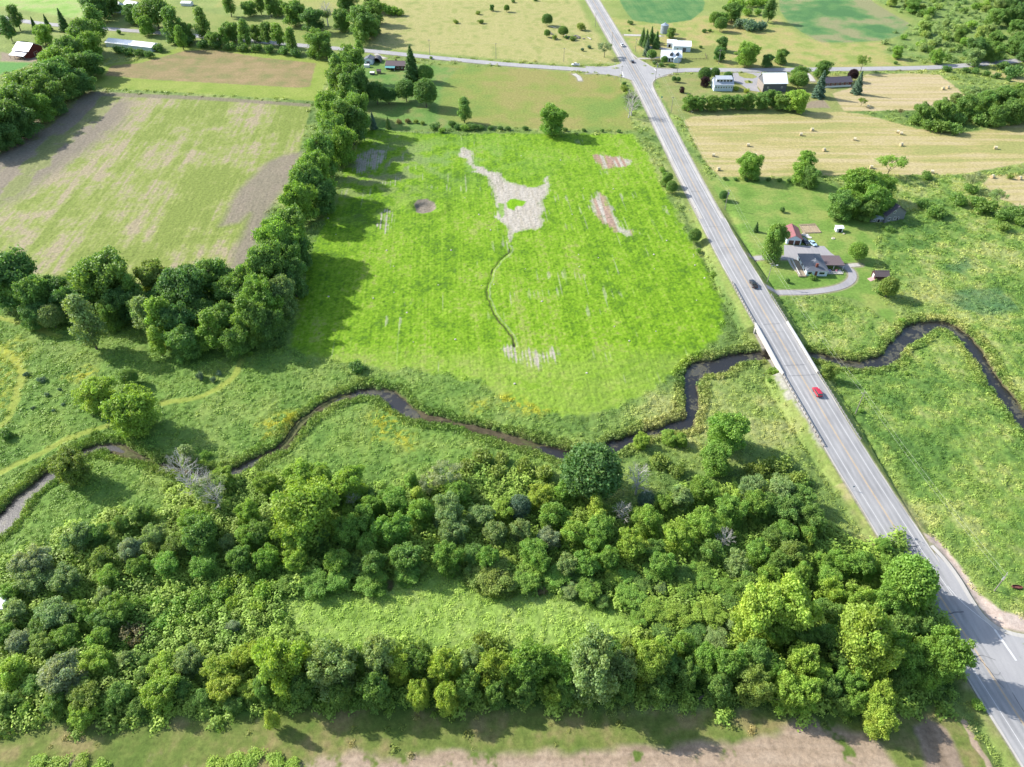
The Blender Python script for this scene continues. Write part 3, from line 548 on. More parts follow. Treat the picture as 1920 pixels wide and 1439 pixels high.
x_ = rp.color_ramp.elements.new(1.0); x_.color = (.05, .047, .035, 1)
sb = N.new('ShaderNodeMath'); sb.operation = 'SUBTRACT'; sb.inputs[1].default_value = .02; L.new(ad.outputs[0], sb.inputs[0]); L.new(sb.outputs[0], rp.inputs[0]); L.new(rp.outputs[0], b.inputs['Base Color'])
b.inputs['Roughness'].default_value = .34; b.inputs['Specular IOR Level'].default_value = .65
w1 = N.new('ShaderNodeTexNoise'); w1.inputs['Scale'].default_value = 2.2; w1.inputs['Detail'].default_value = 3; L.new(geo.outputs['Position'], w1.inputs['Vector'])
bp = N.new('ShaderNodeBump'); bp.inputs['Strength'].default_value = .3; bp.inputs['Distance'].default_value = .12; L.new(w1.outputs['Fac'], bp.inputs['Height']); L.new(bp.outputs[0], b.inputs['Normal'])
T = np.gradient(RIV, axis=0); T /= np.linalg.norm(T, axis=1)[:, None]; Nn = np.stack([T[:, 1], -T[:, 0]], 1)
for _ in range(3): Nn[1:-1] = (Nn[:-2]+Nn[1:-1]*2+Nn[2:])/4
V = np.vstack([np.column_stack([RIV+Nn*(RIVW[:, None]/2+1.6)*s, np.full(len(RIV), WATER_Z)]) for s in (-1, 1)]); n = len(RIV); a = np.arange(n-1)
struct(link_mesh('river', np_mesh('river', V, np.column_stack([a, a+n, a+n+1, a+1])), wm))
# ================================================================ vegetation
def leaf_mat(name, translucent=.38, rough=.55):
    m = bpy.data.materials.new(name); m.use_nodes = True; N = m.node_tree.nodes; L = m.node_tree.links; b = N['Principled BSDF']; out = N['Material Output']
    b.inputs['Roughness'].default_value = rough; b.inputs['Specular IOR Level'].default_value = .25
    oi = N.new('ShaderNodeObjectInfo'); at = N.new('ShaderNodeAttribute'); at.attribute_name = 'var'
    mu = N.new('ShaderNodeVectorMath'); mu.operation = 'MULTIPLY'; L.new(oi.outputs['Color'], mu.inputs[0]); L.new(at.outputs['Color'], mu.inputs[1])
    L.new(mu.outputs[0], b.inputs['Base Color'])
    tr = N.new('ShaderNodeBsdfTranslucent'); ts = N.new('ShaderNodeVectorMath'); ts.operation = 'MULTIPLY'; ts.inputs[1].default_value = (1.25, 1.3, .6)
    L.new(mu.outputs[0], ts.inputs[0]); L.new(ts.outputs[0], tr.inputs['Color'])
    mx = N.new('ShaderNodeMixShader'); mx.inputs[0].default_value = translucent; L.new(b.outputs[0], mx.inputs[1]); L.new(tr.outputs[0], mx.inputs[2]); L.new(mx.outputs[0], out.inputs['Surface'])
    return m
LEAF = leaf_mat('foliage'); BARK = mat('bark', (.10, .085, .07), .9, .3, 2.); DEADB = mat('dead_bark', (.42, .40, .37), .9, .2, 2.)
def rand_dirs(r, n, up=0.0):
    d = r.normal(size=(n, 3)); d[:, 2] += up; return d/np.linalg.norm(d, axis=1)[:, None]
def leaf_cards(r, P, Nn, size, asp=.8):
    """one small irregular quad per point, facing roughly Nn"""
    n = len(P); a = np.cross(Nn, r.normal(size=(n, 3))); a /= np.linalg.norm(a, axis=1)[:, None]+1e-9; b = np.cross(Nn, a)
    s = size*(.6+.8*r.random((n, 1))); V = np.empty((n, 4, 3))
    k = .35
    V[:, 0] = P-a*s*.5-b*s*asp*.5*(1-k*r.random((n, 1))); V[:, 1] = P+a*s*.5*(1-k*r.random((n, 1)))-b*s*asp*.5
    V[:, 2] = P+a*s*.5+b*s*asp*.5*(1-k*r.random((n, 1))); V[:, 3] = P-a*s*.5*(1-k*r.random((n, 1)))+b*s*asp*.5
    return V.reshape(-1, 3), np.arange(4*n).reshape(-1, 4)
def crown_mesh(name, seed, lobes, leaf=.42, per=120, noise=.35, sprays=True):
    """lobes: (cx,cy,cz,rx,rz)"""
    r = np.random.default_rng(seed); PV = []; NV = []; CV = []
    for cx, cy, cz, rx, rz in lobes:
        n = int(per*rx*rx); d = rand_dirs(r, n, .3); shell = .62+.42*r.random((n, 1))+(.30*np.sin(d[:, :1]*6+cx*3)*np.sin(d[:, 1:2]*5+cy*2+1)+.18*np.sin(d[:, 2:]*9+cx*5+cy))*noise*2
        stray = r.random((n, 1)) < .14; shell = shell+stray*.40*r.random((n, 1))
        P = np.array([cx, cy, cz])+d*shell*np.array([rx, rx, rz]); nn = d+r.normal(size=(n, 3))*.85+np.array([0, 0, .25]); nn /= np.linalg.norm(nn, axis=1)[:, None]
        PV.append(P); NV.append(nn)
        t = .88+.24*r.random(); hue = (r.random()-.5)*.14; c = np.array([t*(1+hue), t, t*(1-hue)])
        CV.append(c[None]*(.82+.36*r.random((n, 1))))
    P = np.vstack(PV); Nn = np.vstack(NV); Cc = np.vstack(CV)
    V, Fs = leaf_cards(r, P, Nn, leaf); Cc = np.repeat(Cc, 4, axis=0)
    return np_mesh(name, V, Fs, {'var': ('FLOAT_COLOR', np.column_stack([Cc, np.ones(len(Cc))]))})
def limbs(seed, h, r0, spread, n, top=.75, dead=False):
    r = random.Random(seed); m = MB(); p = Vector((0, 0, -.4)); pts = [p]
    for k in range(1, 5): pts.append(Vector(((r.random()-.5)*.05*h, (r.random()-.5)*.05*h, h*top*k/4)))
    for k in range(4): m.tube(pts[k], pts[k+1], r0*(1-.22*k), r0*(1-.22*(k+1)), 7, False)
    def br(p, d, l, rr, dep):
        q = p+d*l; m.tube(p, q, rr, rr*.5, 5, False)
        if dep > 0:
            for _ in range(3 if dead else 2):
                nd = (d+Vector((r.gauss(0, .45), r.gauss(0, .45), r.gauss(.1, .35)))).normalized(); br(p+d*l*(.5+.5*r.random()), nd, l*.62, rr*.5, dep-1)
    for k in range(n):
        t = .3+.7*k/n; i = min(3, int(t*4)); base = pts[i].lerp(pts[i+1], t*4-i); a = k*2.4+r.random()
        d = Vector((math.cos(a)*spread, math.sin(a)*spread, .75+.5*t)).normalized(); br(base, d, h*(.34 if dead else .3)*(1.15-.5*t), r0*.42*(1.1-.5*t), 3 if dead else 1)
    return m
PROTO = {}
def proto(kind, i):
    """unit designs: crown about radius R, height Hh; returned (crown mesh, trunk mesh, R, Hh)"""
    key = (kind, i)
    if key in PROTO: return PROTO[key]
    r = random.Random(hash(kind) % 9973 if False else sum(map(ord, kind))*31+i); L = []
    if kind == 'broad':
        R, Hh = 6.0, 13.0; cl = [(r.random()*6.283, .35+.5*r.random(), .78+.27*r.random()) for _ in range(5)]
        for k in range(66):
            u = r.random(); cc_ = cl[k % 5]; ph = cc_[0]+r.gauss(0, .75); el = math.asin(2*r.random()-1) if r.random() < .3 else math.asin(.05+.95*r.random()); q = (.45+.5*r.random())*cc_[2]
            x = math.cos(el)*math.cos(ph)*R*q*(.85+.3*r.random()); y = math.cos(el)*math.sin(ph)*R*q*(.85+.3*r.random()); z = Hh*.60+math.sin(el)*Hh*.34*q*1.05
            rr = .8+1.0*r.random(); L.append((x, y, z, rr, rr*(.75+.3*r.random())))
        L += [((r.random()-.5)*2, (r.random()-.5)*2, Hh*.55, 3.6, 3.4), (0, 0, Hh*.36, 3.4, 3.6)]
        for k in range(14): ph = k*.449+r.random()*.3; q = R*(.45+.25*r.random()); L.append((math.cos(ph)*q, math.sin(ph)*q, Hh*(.14+.2*r.random()), 1.3+.6*r.random(), 1.4))
        cm = crown_mesh('crown', i+1, L, .35, 128); tk = limbs(i, Hh, .34, .8, 7)
    elif kind == 'round':
        R, Hh = 5.0, 12.0
        for k in range(60):
            ph = k*2.39996; el = math.asin(-.55+1.55*(k+.5)/60); q = .80+.06*r.random()
            L.append((math.cos(el)*math.cos(ph)*R*q, math.cos(el)*math.sin(ph)*R*q, Hh*.52+math.sin(el)*Hh*.46*q, 1.15+.35*r.random(), 1.2))
        L += [(0, 0, Hh*.5, 3.6, 4.6)]
        cm = crown_mesh('crown', i+11, L, .34, 115, .35); tk = limbs(i+7, Hh, .3, .5, 5, .6)
    elif kind == 'tall':
        R, Hh = 3.6, 15.0
        for k in range(34):
            z = .2+.78*(k+.5)/34; w = math.sin(min(1, (1.06-z)*1.8)*1.57)*.78; ph = k*2.4+r.random()*2
            rr = .8+.9*r.random(); L.append((math.cos(ph)*R*w*(.3+.75*r.random())+(r.random()-.5), math.sin(ph)*R*w*(.3+.75*r.random())+(r.random()-.5), Hh*z, rr, rr*1.2))
        cm = crown_mesh('crown', i+21, L, .36, 130); tk = limbs(i+13, Hh, .28, .4, 6)
    elif kind == 'loose':
        R, Hh = 6.0, 13.0
        for k in range(26):
            ph = r.random()*6.283; el = math.asin(-.3+1.3*r.random()); q = .5+.45*r.random()
            rr = .9+.9*r.random(); L.append((math.cos(el)*math.cos(ph)*R*q, math.cos(el)*math.sin(ph)*R*q, Hh*.62+math.sin(el)*Hh*.33*q, rr, rr*.8))
        cm = crown_mesh('crown', i+31, L, .34, 90, .6); tk = limbs(i+17, Hh, .26, .9, 9)
    elif kind == 'shrub':
        R, Hh = 3.0, 3.6
        for k in range(14):
            ph = r.random()*6.283; q = R*.62*math.sqrt(r.random()); rr = .8+.6*r.random(); L.append((math.cos(ph)*q, math.sin(ph)*q, .7+r.random()*1.7*(1-.5*q/R), rr, rr*.9))
        cm = crown_mesh('crown', i+41, L, .34, 75); tk = limbs(i+19, 2.2, .09, 1., 5)
    elif kind == 'spruce':
        R, Hh = 3.0, 13.0; rg = np.random.default_rng(i+51); n = 5200; zz = 1-np.sqrt(rg.random(n)); zz = .06+.93*zz
        tier = np.floor(zz*15); ph = rg.random(n)*6.283; w = (1-zz)**.85*R*(.80+.2*np.sin(ph*5+tier*1.9))*(.62+.4*((zz*15) % 1 < .55))
        q = w*(.55+.45*rg.random(n)**.5); P = np.column_stack([np.cos(ph)*q, np.sin(ph)*q, zz*Hh-.22*q]); Nn = np.column_stack([np.cos(ph)*.5, np.sin(ph)*.5, np.full(n, .8)])+rg.normal(size=(n, 3))*.35
        Nn /= np.linalg.norm(Nn, axis=1)[:, None]; V, Fs = leaf_cards(rg, P, Nn, .55, .5); c = np.repeat(.75+.5*rg.random((n, 1)), 4, 0)*np.ones((1, 3))
        cm = np_mesh('crown', V, Fs, {'var': ('FLOAT_COLOR', np.column_stack([c, np.ones(len(c))]))}); tk = MB().tube((0, 0, -.3), (0, 0, Hh*.93), .26, .04, 7)
    elif kind == 'dead':
        R, Hh = 4.0, 12.0; cm = None; tk = limbs(i+61, Hh, .40, .75, 14, .8, True)
    me = bpy.data.meshes.new('trunk'); me.from_pydata(tk.v, [], tk.f); me.update(); me.materials.append(DEADB if kind == 'dead' else BARK)
    if cm is not None: cm.materials.append(LEAF)
    PROTO[key] = (cm, me, R, Hh); return PROTO[key]
HUE = dict(  # look word -> sunlit sRGB of the leaves
 dark=(124, 160, 84), deep=(106, 144, 82), mid=(136, 174, 82), bright=(154, 186, 84), lime=(166, 192, 88), yellow=(168, 190, 84), grey=(146, 172, 112), silver=(156, 172, 136), olive=(138, 162, 84), blue=(112, 142, 122), purple=(66, 48, 54), pale=(160, 184, 108), brown=(130, 126, 92), vivid=(132, 172, 80))
WORD = dict(dark='dark green', deep='very dark green', mid='mid green', bright='bright yellow-green', lime='pale lime-green', yellow='yellowish', grey='grey-green', silver='silvery grey', olive='olive green', blue='blue-green', purple='dark purple', pale='pale green', brown='brownish', vivid='fresh green')
KIND = dict(broad=('broadleaf_tree', 'spreading tree', 'tree', 5), round=('broadleaf_tree', 'rounded tree', 'tree', 2), tall=('broadleaf_tree', 'narrow tree', 'tree', 3), loose=('broadleaf_tree', 'feathery tree', 'tree', 2),
            shrub=('shrub', 'low shrub', 'shrub', 3), spruce=('spruce_tree', 'conifer', 'tree', 2), dead=('dead_tree', 'bare dead tree', 'tree', 2))
KN = 1.32
tr_rng = random.Random(5)
def tree(kind, px, py, w, hue, label, group=None, hmul=1.0, zc=None):
    """crown centred at photo point (px,py), w px wide in the photo"""
    nm, _, cat, nv = KIND[kind]
    if nm == 'broadleaf_tree': nm = {'tall': 'poplar_tree', 'loose': 'feathery_tree', 'round': 'rounded_tree'}.get(kind) or ('willow_tree' if hue in ('grey', 'silver') else 'hedgerow_tree' if any(k in (group or '') for k in ('belt', 'hedge', 'road', 'row', 'striped')) and 'roadside' not in (group or '') else 'woodland_tree' if ('wood' in (group or '') or 'band' in (group or '') or 'lot' in (group or '') or 'clearing' in (group or '') or 'corner' in (group or '')) else 'broadleaf_tree')
    i = tr_rng.randrange(nv); cm, tm, R, Hh = proto(kind, i)
    asp = {'broad': 1.0, 'round': 1.12, 'tall': 1.55, 'loose': 1.0, 'shrub': .62, 'spruce': 1.75, 'dead': 1.4}[kind]*hmul
    r = w/2/ppm(py, 4)*1.04; h = min(r*2*asp, 25); h = max(h, 1.2); cf = .56 if kind != 'shrub' else .45
    x, y = G(px, py, h*cf); g = tz(x, y); x, y = G(px, py, g+h*cf); g = tz(x, y)
    t = thing(nm, label, cat, (x, y, g), tr_rng.random()*6.283, group); s = (r/R*(.86+.3*tr_rng.random()), r/R*(.84+.3*tr_rng.random()), h/Hh)
    j = .9+.2*tr_rng.random(); c = C(*HUE[hue])*KN*j*1.24*np.array([1.03, 1.0, .90]); jj = (tr_rng.random()-.5)*.10
    for nmx, me in (('crown', cm), ('trunk', tm)):
        if me is None: continue
        o = bpy.data.objects.new(nmx, me); COL.objects.link(o); o.parent = t; o.scale = s; o.color = (c[0]*(1+jj), c[1], c[2]*(1-jj), 1)
    return t
def rows(place, items, group=None, hm=1.0):
    """items (px,py,w,kind,hue[,hmul]); look-alikes told apart by their order from the left"""
    items = sorted(items, key=lambda q: q[0]); cnt = {}; tot = {}
    for q in items: tot[(q[3], q[4])] = tot.get((q[3], q[4]), 0)+1
    for q in items:
        k = (q[3], q[4]); n = cnt.get(k, 0); cnt[k] = n+1; base = WORD[q[4]]+' '+KIND[q[3]][1] if q[3] != 'dead' else KIND['dead'][1]
        lab = (f"{ORD[n]} {base} from the left {place}" if tot[k] > 1 else f"{base} {place}")
        tree(q[3], q[0], q[1], q[2], q[4], lab, group, (q[5] if len(q) > 5 else 1.0)*hm)
b_, t_, r_, l_, s_, p_, d_ = 'broad', 'tall', 'round', 'loose', 'shrub', 'spruce', 'dead'
def grp(kindhue, s):      # compact "x,y,w;x,y,w"
    k, h = kindhue.split('/'); return [(float(a), float(b), float(c), k, h) for a, b, c in (q.split(',') for q in s.split(';'))]
rows('in the belt between the fields', grp('broad/dark', '655,118,52;645,148,52;668,205,50;622,248,60;600,288,62;575,345,62;545,430,68;505,500,74;540,480,56;472,525,60;478,600,62')+grp('tall/dark', '632,142,34;650,180,44;640,232,50')+grp('broad/mid', '612,200,46;640,268,52;590,322,60;562,376,56;525,452,70;490,560,66')+grp('broad/deep', '668,160,44;658,228,50;606,368,44;560,470,46;548,520,50;506,612,50')+grp('broad/grey', '510,478,52;528,550,56;618,270,46'), 'trees of the belt between the fields', 1.45)
rows('in the wood below the striped field', grp('broad/deep', '12,520,90;100,548,56;350,545,88;230,565,60;135,568,60;330,600,70;472,562,60;300,560,50;60,590,44')+grp('broad/dark', '62,552,72;195,522,96;395,522,70;265,578,56;420,598,60;375,592,58;440,548,66;205,585,54;345,640,56;440,636,56;160,565,50;490,622,46')+grp('round/grey', '95,592,38;70,590,32')+grp('broad/olive', '290,520,62')+grp('tall/grey', '158,605,58;272,592,44;330,560,44')+grp('tall/bright', '294,640,34')+grp('tall/mid', '395,620,44;250,552,42;300,598,50;462,600,50'), 'trees of the wood under the striped field', 1.15)
rows('in the upper left hedge', grp('broad/dark', '152,62,62;132,95,60;98,140,64;60,162,70;28,192,74;2,215,78;85,178,60;-40,232,80;140,122,50;118,158,50')+grp('broad/mid', '108,112,56;165,82,50;88,132,44;70,196,54')+grp('broad/deep', '150,150,44;165,118,44;40,225,54;15,250,44;100,192,40;-20,262,50')+grp('tall/dark', '176,42,40'), 'trees of the upper left hedge')
rows('around the upper left farm', grp('tall/deep', '28,32,26;12,52,26')+grp('spruce/deep', '114,34,22;86,40,16;62,44,15')+grp('broad/deep', '200,-2,48;248,24,34;176,12,46')+grp('broad/mid', '272,46,34;78,62,36')+grp('round/dark', '290,22,46;268,28,36')+grp('shrub/deep', '222,60,14;222,92,24;240,96,26;262,98,24;280,102,22;298,90,24'), 'trees around the upper left farm')
rows('along the upper left road', grp('tall/dark', '322,44,36;378,46,34;458,62,28;500,62,24;545,74,26;612,95,20')+grp('broad/dark', '350,58,34;400,72,30;432,58,34;480,60,28;594,78,46')+grp('tall/mid', '338,70,24;418,70,20;520,64,24')+grp('shrub/deep', '325,76,26;350,78,28;378,82,28;404,84,26;430,86,26;455,88,26;480,90,26;505,92,26;530,95,26;556,98,26;622,100,16'), 'trees along the upper left road')
rows('above the upper left road', grp('broad/dark', '550,22,42;640,34,38;680,38,54;520,12,30;466,14,26;700,20,40')+grp('tall/dark', '428,6,26;486,6,22;505,10,22;675,62,24')+grp('broad/deep', '585,36,40;698,44,34;650,-2,38;700,2,34')+grp('dead/grey', '612,26,26')+grp('shrub/vivid', '732,18,30;748,22,24;720,14,24')+grp('loose/grey', '605,30,30'), 'trees above the upper left road')
rows('by the brick bungalow', grp('round/deep', '705,172,36;728,178,26;760,168,34;797,172,44')+grp('spruce/deep', '770,114,34')+grp('round/dark', '798,136,26')+grp('spruce/blue', '698,224,18')+grp('spruce/dark', '727,228,13')+grp('shrub/brown', '748,228,13;765,227,14')+grp('shrub/olive', '780,228,13;792,230,12')+grp('tall/mid', '673,92,18')+grp('shrub/dark', '808,108,9'), 'trees by the brick bungalow')
rows('on the hedge line behind the crop', grp('tall/dark', '870,206,27')+grp('shrub/deep', '815,236,22;848,232,20;860,238,18;885,238,22;902,238,16;918,240,14;938,240,14;952,241,14;985,240,14;1060,243,12;1095,244,10;1130,245,10;1160,246,10')+grp('broad/mid', '1036,222,54')+grp('shrub/mid', '828,244,16;872,240,18'), 'plants of the hedge line')
rows('in the upper pasture', grp('round/dark', '950,15,11;1056,58,16;1026,62,12')+grp('round/deep', '1026,36,18')+grp('broad/deep', '922,14,11')+grp('shrub/olive', '896,24,12;900,40,13;855,40,12;1090,50,22;1040,70,14;1075,72,14')+grp('shrub/blue', '1106,88,10;1092,93,10')+grp('loose/silver', '1134,91,28')+grp('shrub/deep', '1003,-2,12;1062,70,10;962,2,10'), 'plants of the upper pasture')
rows('beside the main road', grp('dead/grey', '1186,192,30;1180,205,20')+grp('shrub/olive', '1172,165,20;1180,176,20')+grp('shrub/deep', '1170,157,12')+grp('broad/dark', '1250,334,26,1.4'.replace(',1.4', ''))+grp('round/dark', '1260,350,22;1303,441,24')+grp('shrub/mid', '1243,318,16;1338,512,16;1310,470,14;1450,697,26;1446,712,12;1835,1322,30')+grp('broad/olive', '1555,698,28'), 'plants beside the main road')
rows('at the white farmhouse', grp('spruce/deep', '1206,66,18;1213,70,18;1222,64,17;1232,72,17')+grp('round/dark', '1224,70,14;1222,102,16;1246,112,13')+grp('broad/dark', '1258,60,18')+grp('spruce/blue', '1214,86,18')+grp('broad/deep', '1355,80,26;1350,100,24')+grp('broad/mid', '1402,98,42')+grp('shrub/deep', '1314,88,9;1322,58,12;1330,57,9;1182,42,13;1180,57,6;1240,121,12;1228,118,12;1260,123,14'), 'plants at the white farmhouse')
rows('in the row below the dormered house', grp('broad/dark', '1292,191,27;1312,192,26;1336,192,27;1360,190,27;1382,190,26;1405,188,30;1430,188,28;1447,182,28;1468,190,28'), 'trees of the garden row')
rows('around the dormered and brick houses', grp('round/deep', '1322,138,22;1341,136,17;1365,143,16;1264,148,9;1272,149,9')+grp('broad/purple', '1322,152,18;1279,168,11')+grp('broad/bright', '1497,186,40')+grp('broad/dark', '1498,138,32;1543,127,31')+grp('round/dark', '1500,149,26')+grp('spruce/blue', '1541,154,27;1612,152,23')+grp('round/purple', '1600,140,19')+grp('loose/olive', '1619,117,30')+grp('shrub/yellow', '1380,166,14;1400,170,14')+grp('shrub/deep', '1405,153,6'), 'plants around the two houses')
rows('beyond the right crossroad', grp('broad/dark', '1375,20,34;1355,34,22;1466,104,26')+grp('round/dark', '1341,34,21;1352,44,22')+grp('broad/deep', '1440,112,22')+grp('shrub/blue', '1388,44,30;1410,46,34;1428,48,28')+grp('tall/deep', '1444,18,24')+grp('shrub/mid', '1390,8,28;1410,4,30;1430,2,30;1375,3,26;1401,22,24;1420,22,20')+grp('shrub/deep', '1775,128,20;1680,118,9;1830,133,18;1812,131,16;1850,138,18;1870,142,18;1892,148,16;1880,122,22;1905,135,36'), 'plants beyond the right crossroad')
rows('on the strip between hay fields', grp('broad/dark', '1735,210,36;1772,204,40;1812,196,44;1850,190,44;1885,184,44;1920,178,50;1872,215,38;1905,205,44;1935,196,50')+grp('broad/grey', '1828,178,32;1792,186,26')+grp('shrub/dark', '1716,224,26;1740,232,36;1765,238,40;1790,240,36;1838,222,40;1800,222,36;1720,200,14')+grp('loose/olive', '1617,190,16')+grp('loose/brown', '1690,210,12'), 'plants of the scrubby strip')
rows('round the bungalow lawn', grp('broad/mid', '1408,308,48;1514,300,36;1505,322,40')+grp('broad/vivid', '1612,345,62;1640,372,56;1650,350,50;1600,380,44;1658,384,44')+grp('broad/dark', '1580,382,52;1628,392,40;1522,330,38')+grp('loose/mid', '1672,308,44')+grp('round/mid', '1610,470,31')+[(1454, 450, 46, 'broad', 'dark', 1.6)]+grp('spruce/deep', '1419,424,12')+grp('round/deep', '1357,366,17;1467,393,9;1477,526,8')+grp('round/olive', '1668,537,36')+grp('shrub/dark', '1524,520,16;1655,545,24;1645,328,16;1670,430,18')+grp('shrub/deep', '1360,335,10;1380,336,10;1400,336,12;1420,336,12;1440,336,12;1460,337,12;1480,338,12'), 'plants round the lawn')
rows('on the right marsh', grp('shrub/dark', '1735,382,30;1758,396,40;1740,328,26;1830,375,34;1800,372,40;1850,388,44;1885,402,40;1908,396,36;1915,415,30;1820,352,30')+grp('loose/silver', '1826,338,36')+grp('loose/grey', '1872,370,32')+grp('shrub/olive', '1880,425,30;1895,332,14')+grp('shrub/mid', '1690,600,16;1700,700,14;1615,770,14'), 'plants of the marsh')
rows('by the winding creek', grp('broad/bright', '246,768,92')+grp('broad/lime', '180,738,62;416,892,38')+grp('round/dark', '240,706,30')+grp('broad/olive', '130,872,72')+grp('loose/grey', '395,918,56')+grp('dead/grey', '340,878,46;362,912,50;405,932,46;388,905,34')+grp('round/deep', '1110,882,94')+grp('dead/grey', '1196,900,50;1168,962,36')+[(1202, 826, 36, 'broad', 'bright', .8), (1256, 820, 34, 'broad', 'bright', .8), (1278, 824, 30, 'broad', 'bright', .8)]+[(1366, 803, 76, 'broad', 'mid', 1.1), (1346, 858, 58, 'broad', 'mid', 1.1)]+grp('shrub/deep', '671,686,34;12,812,32')+grp('shrub/mid', '386,853,22;470,664,14')+grp('tall/grey', '355,860,40')+grp('shrub/blue', '78,712,18;88,740,12;50,702,14;118,758,10;60,765,10;375,705,24;400,712,16;112,730,9;100,770,9;410,700,14'), 'plants by the creek')
# the big wood, by bands
rows('in the creekside band of wood', grp('shrub/olive', '904,856,44;880,872,40;940,860,40;985,870,40;1020,885,44;930,885,44;1420,880,50;1460,870,48;1490,895,44;1240,865,40;1270,880,36')+grp('loose/silver', '835,890,56;805,905,40')+grp('tall/mid', '770,902,26')+grp('broad/bright', '496,905,42;655,905,68;600,890,50;560,893,56')+grp('broad/mid', '620,925,50;737,940,54;1063,918,42;1243,942,44;1320,920,56;860,925,50')+grp('broad/grey', '1276,932,52;1412,915,48;1460,918,56')+grp('broad/yellow', '1011,931,46')+grp('tall/lime', '1117,950,34;1125,975,32;781,932,30')+grp('round/blue', '973,950,44;1214,938,34')+grp('broad/dark', '1504,932,50;1478,958,58;1519,972,56;1440,950,56'), 'trees of the creekside band')
rows('in the middle band of wood', grp('broad/bright', '565,957,118;463,962,46;948,957,46;1212,976,56;1320,980,60;1271,1002,60;1184,1022,60;1076,1003,54;552,1052,46')+grp('broad/mid', '463,1008,50;698,948,42;650,996,56;737,990,60;680,975,50;788,962,56;1037,970,60;1124,992,58;1114,1018,50;1371,958,58;1423,946,56;557,1010,60;634,1050,50;1001,1030,48;1243,1056,50;1140,1046,52;360,978,50;1423,1036,50;1540,1056,42')+grp('broad/vivid', '693,1022,44;840,1046,58;917,1046,50;1101,1058,48;1011,1058,48;500,1046,48;1476,996,44;1512,1002,40')+grp('broad/grey', '835,958,62;850,998,54;930,996,50;904,965,48;290,1003,46;427,1016,38;144,1008,52;1384,1058,50;975,996,50;1063,1060,44')+grp('broad/silver', '244,1034,52;62,1055,62;1032,1008,42')+grp('broad/olive', '188,1047,46;334,1024,46;1486,1042,58')+grp('broad/dark', '373,1003,70;266,967,38;485,1003,50;763,1047,58;1333,1036,50;1225,1032,42;450,1047,52;226,985,40;180,1005,42;1455,1008,46;700,1060,50;890,1040,40;600,1010,40')+grp('tall/yellow', '1515,1013,22')+grp('dead/grey', '1358,1014,34;660,938,22')+grp('round/vivid', '1709,1090,90')+grp('broad/vivid', '1584,1056,48;1655,1024,30;1620,1060,50;1666,1070,44'), 'trees of the middle band', 1.1)
rows('in the left part of wood', grp('broad/grey', '59,1085,62;120,1085,56;26,1144,50;105,1148,58;195,1118,42;236,1238,36;354,1238,58')+grp('broad/mid', '154,1147,42;223,1140,58;126,1193,46;5,1186,42;185,1198,48;20,1110,40;260,1060,50;310,1060,50;380,1060,50')+grp('broad/bright', '200,1083,48;23,1260,60;303,1296,68;154,1340,50;46,1330,30;180,1238,52;308,1252,54')+grp('broad/silver', '36,1204,44;115,1266,84;436,1175,24')+grp('broad/olive', '82,1210,46;159,1302,64;226,1109,24')+grp('shrub/brown', '251,1188,56')+grp('broad/yellow', '410,1250,60;421,1290,56;462,1226,48;467,1296,38')+grp('broad/dark', '226,1300,52;270,1264,34;64,1285,40;200,1160,50;80,1170,46;280,1240,30;340,1290,40;380,1310,40;440,1320,36;15,1320,42;100,1320,46;260,1325,40')+grp('shrub/vivid', '290,1125,44;330,1140,46;370,1120,44;410,1110,44;350,1165,40;300,1165,40;390,1150,40;262,1140,36')+grp('shrub/bright', '430,1095,44;470,1080,44;500,1105,52;440,1130,36;480,1135,40'), 'trees of the left part of the wood', .9)
rows('in the wood along the dirt', grp('broad/bright', '495,1225,46;531,1250,84;1038,1300,40;565,1234,48')+grp('broad/grey', '621,1252,78;706,1230,66;603,1221,40;890,1238,50;1114,1250,96;1165,1252,58')+grp('broad/yellow', '836,1250,62;839,1308,52;929,1256,62;747,1250,50')+grp('broad/lime', '785,1302,46;1211,1256,58;1224,1230,70')+grp('broad/mid', '685,1238,48;998,1250,78;1280,1214,54;1324,1238,50;1370,1245,60;960,1270,50;1060,1255,60')+grp('broad/dark', '783,1236,52;706,1294,58;565,1290,54;880,1288,48;1291,1263,50;1173,1290,48;1104,1290,46;986,1288,50;495,1290,42;640,1300,46;1230,1290,44;1350,1290,44;930,1300,44;1060,1300,40;1160,1225,44;1250,1245,50')+grp('shrub/olive', '906,1200,38;940,1208,36')+grp('tall/lime', '508,1350,26')+grp('broad/olive', '1414,1284,58;650,1255,40;1180,1220,50;1140,1215,40'), 'trees along the dirt lot', 1.55)
rows('in the band above the clearing', grp('broad/vivid', '588,1096,58;634,1088,56;698,1094,58;540,1095,46;1183,1120,58;1201,1158,46;1104,1104,54;1040,1085,50;1000,1060,40')+grp('broad/olive', '929,1084,78;950,1098,54;890,1075,56;850,1062,44;780,1068,40')+grp('shrub/brown', '1016,1108,30;730,1098,26')+grp('broad/grey', '1070,1106,44;1239,1101,28;1391,1174,58;1345,1194,48')+grp('broad/bright', '1224,1142,58;1268,1158,58;1327,1148,66;1150,1080,46')+grp('broad/mid', '986,1084,58;1324,1094,46;1357,1104,50;762,1078,48;1290,1110,46;1170,1085,44;1220,1070,44;1310,1070,46')+grp('broad/dark', '1280,1080,46;1200,1095,40;660,1060,44;1130,1130,34;1305,1185,44;1240,1185,40;1080,1075,40;1370,1130,44'), 'trees above the clearing', .5)
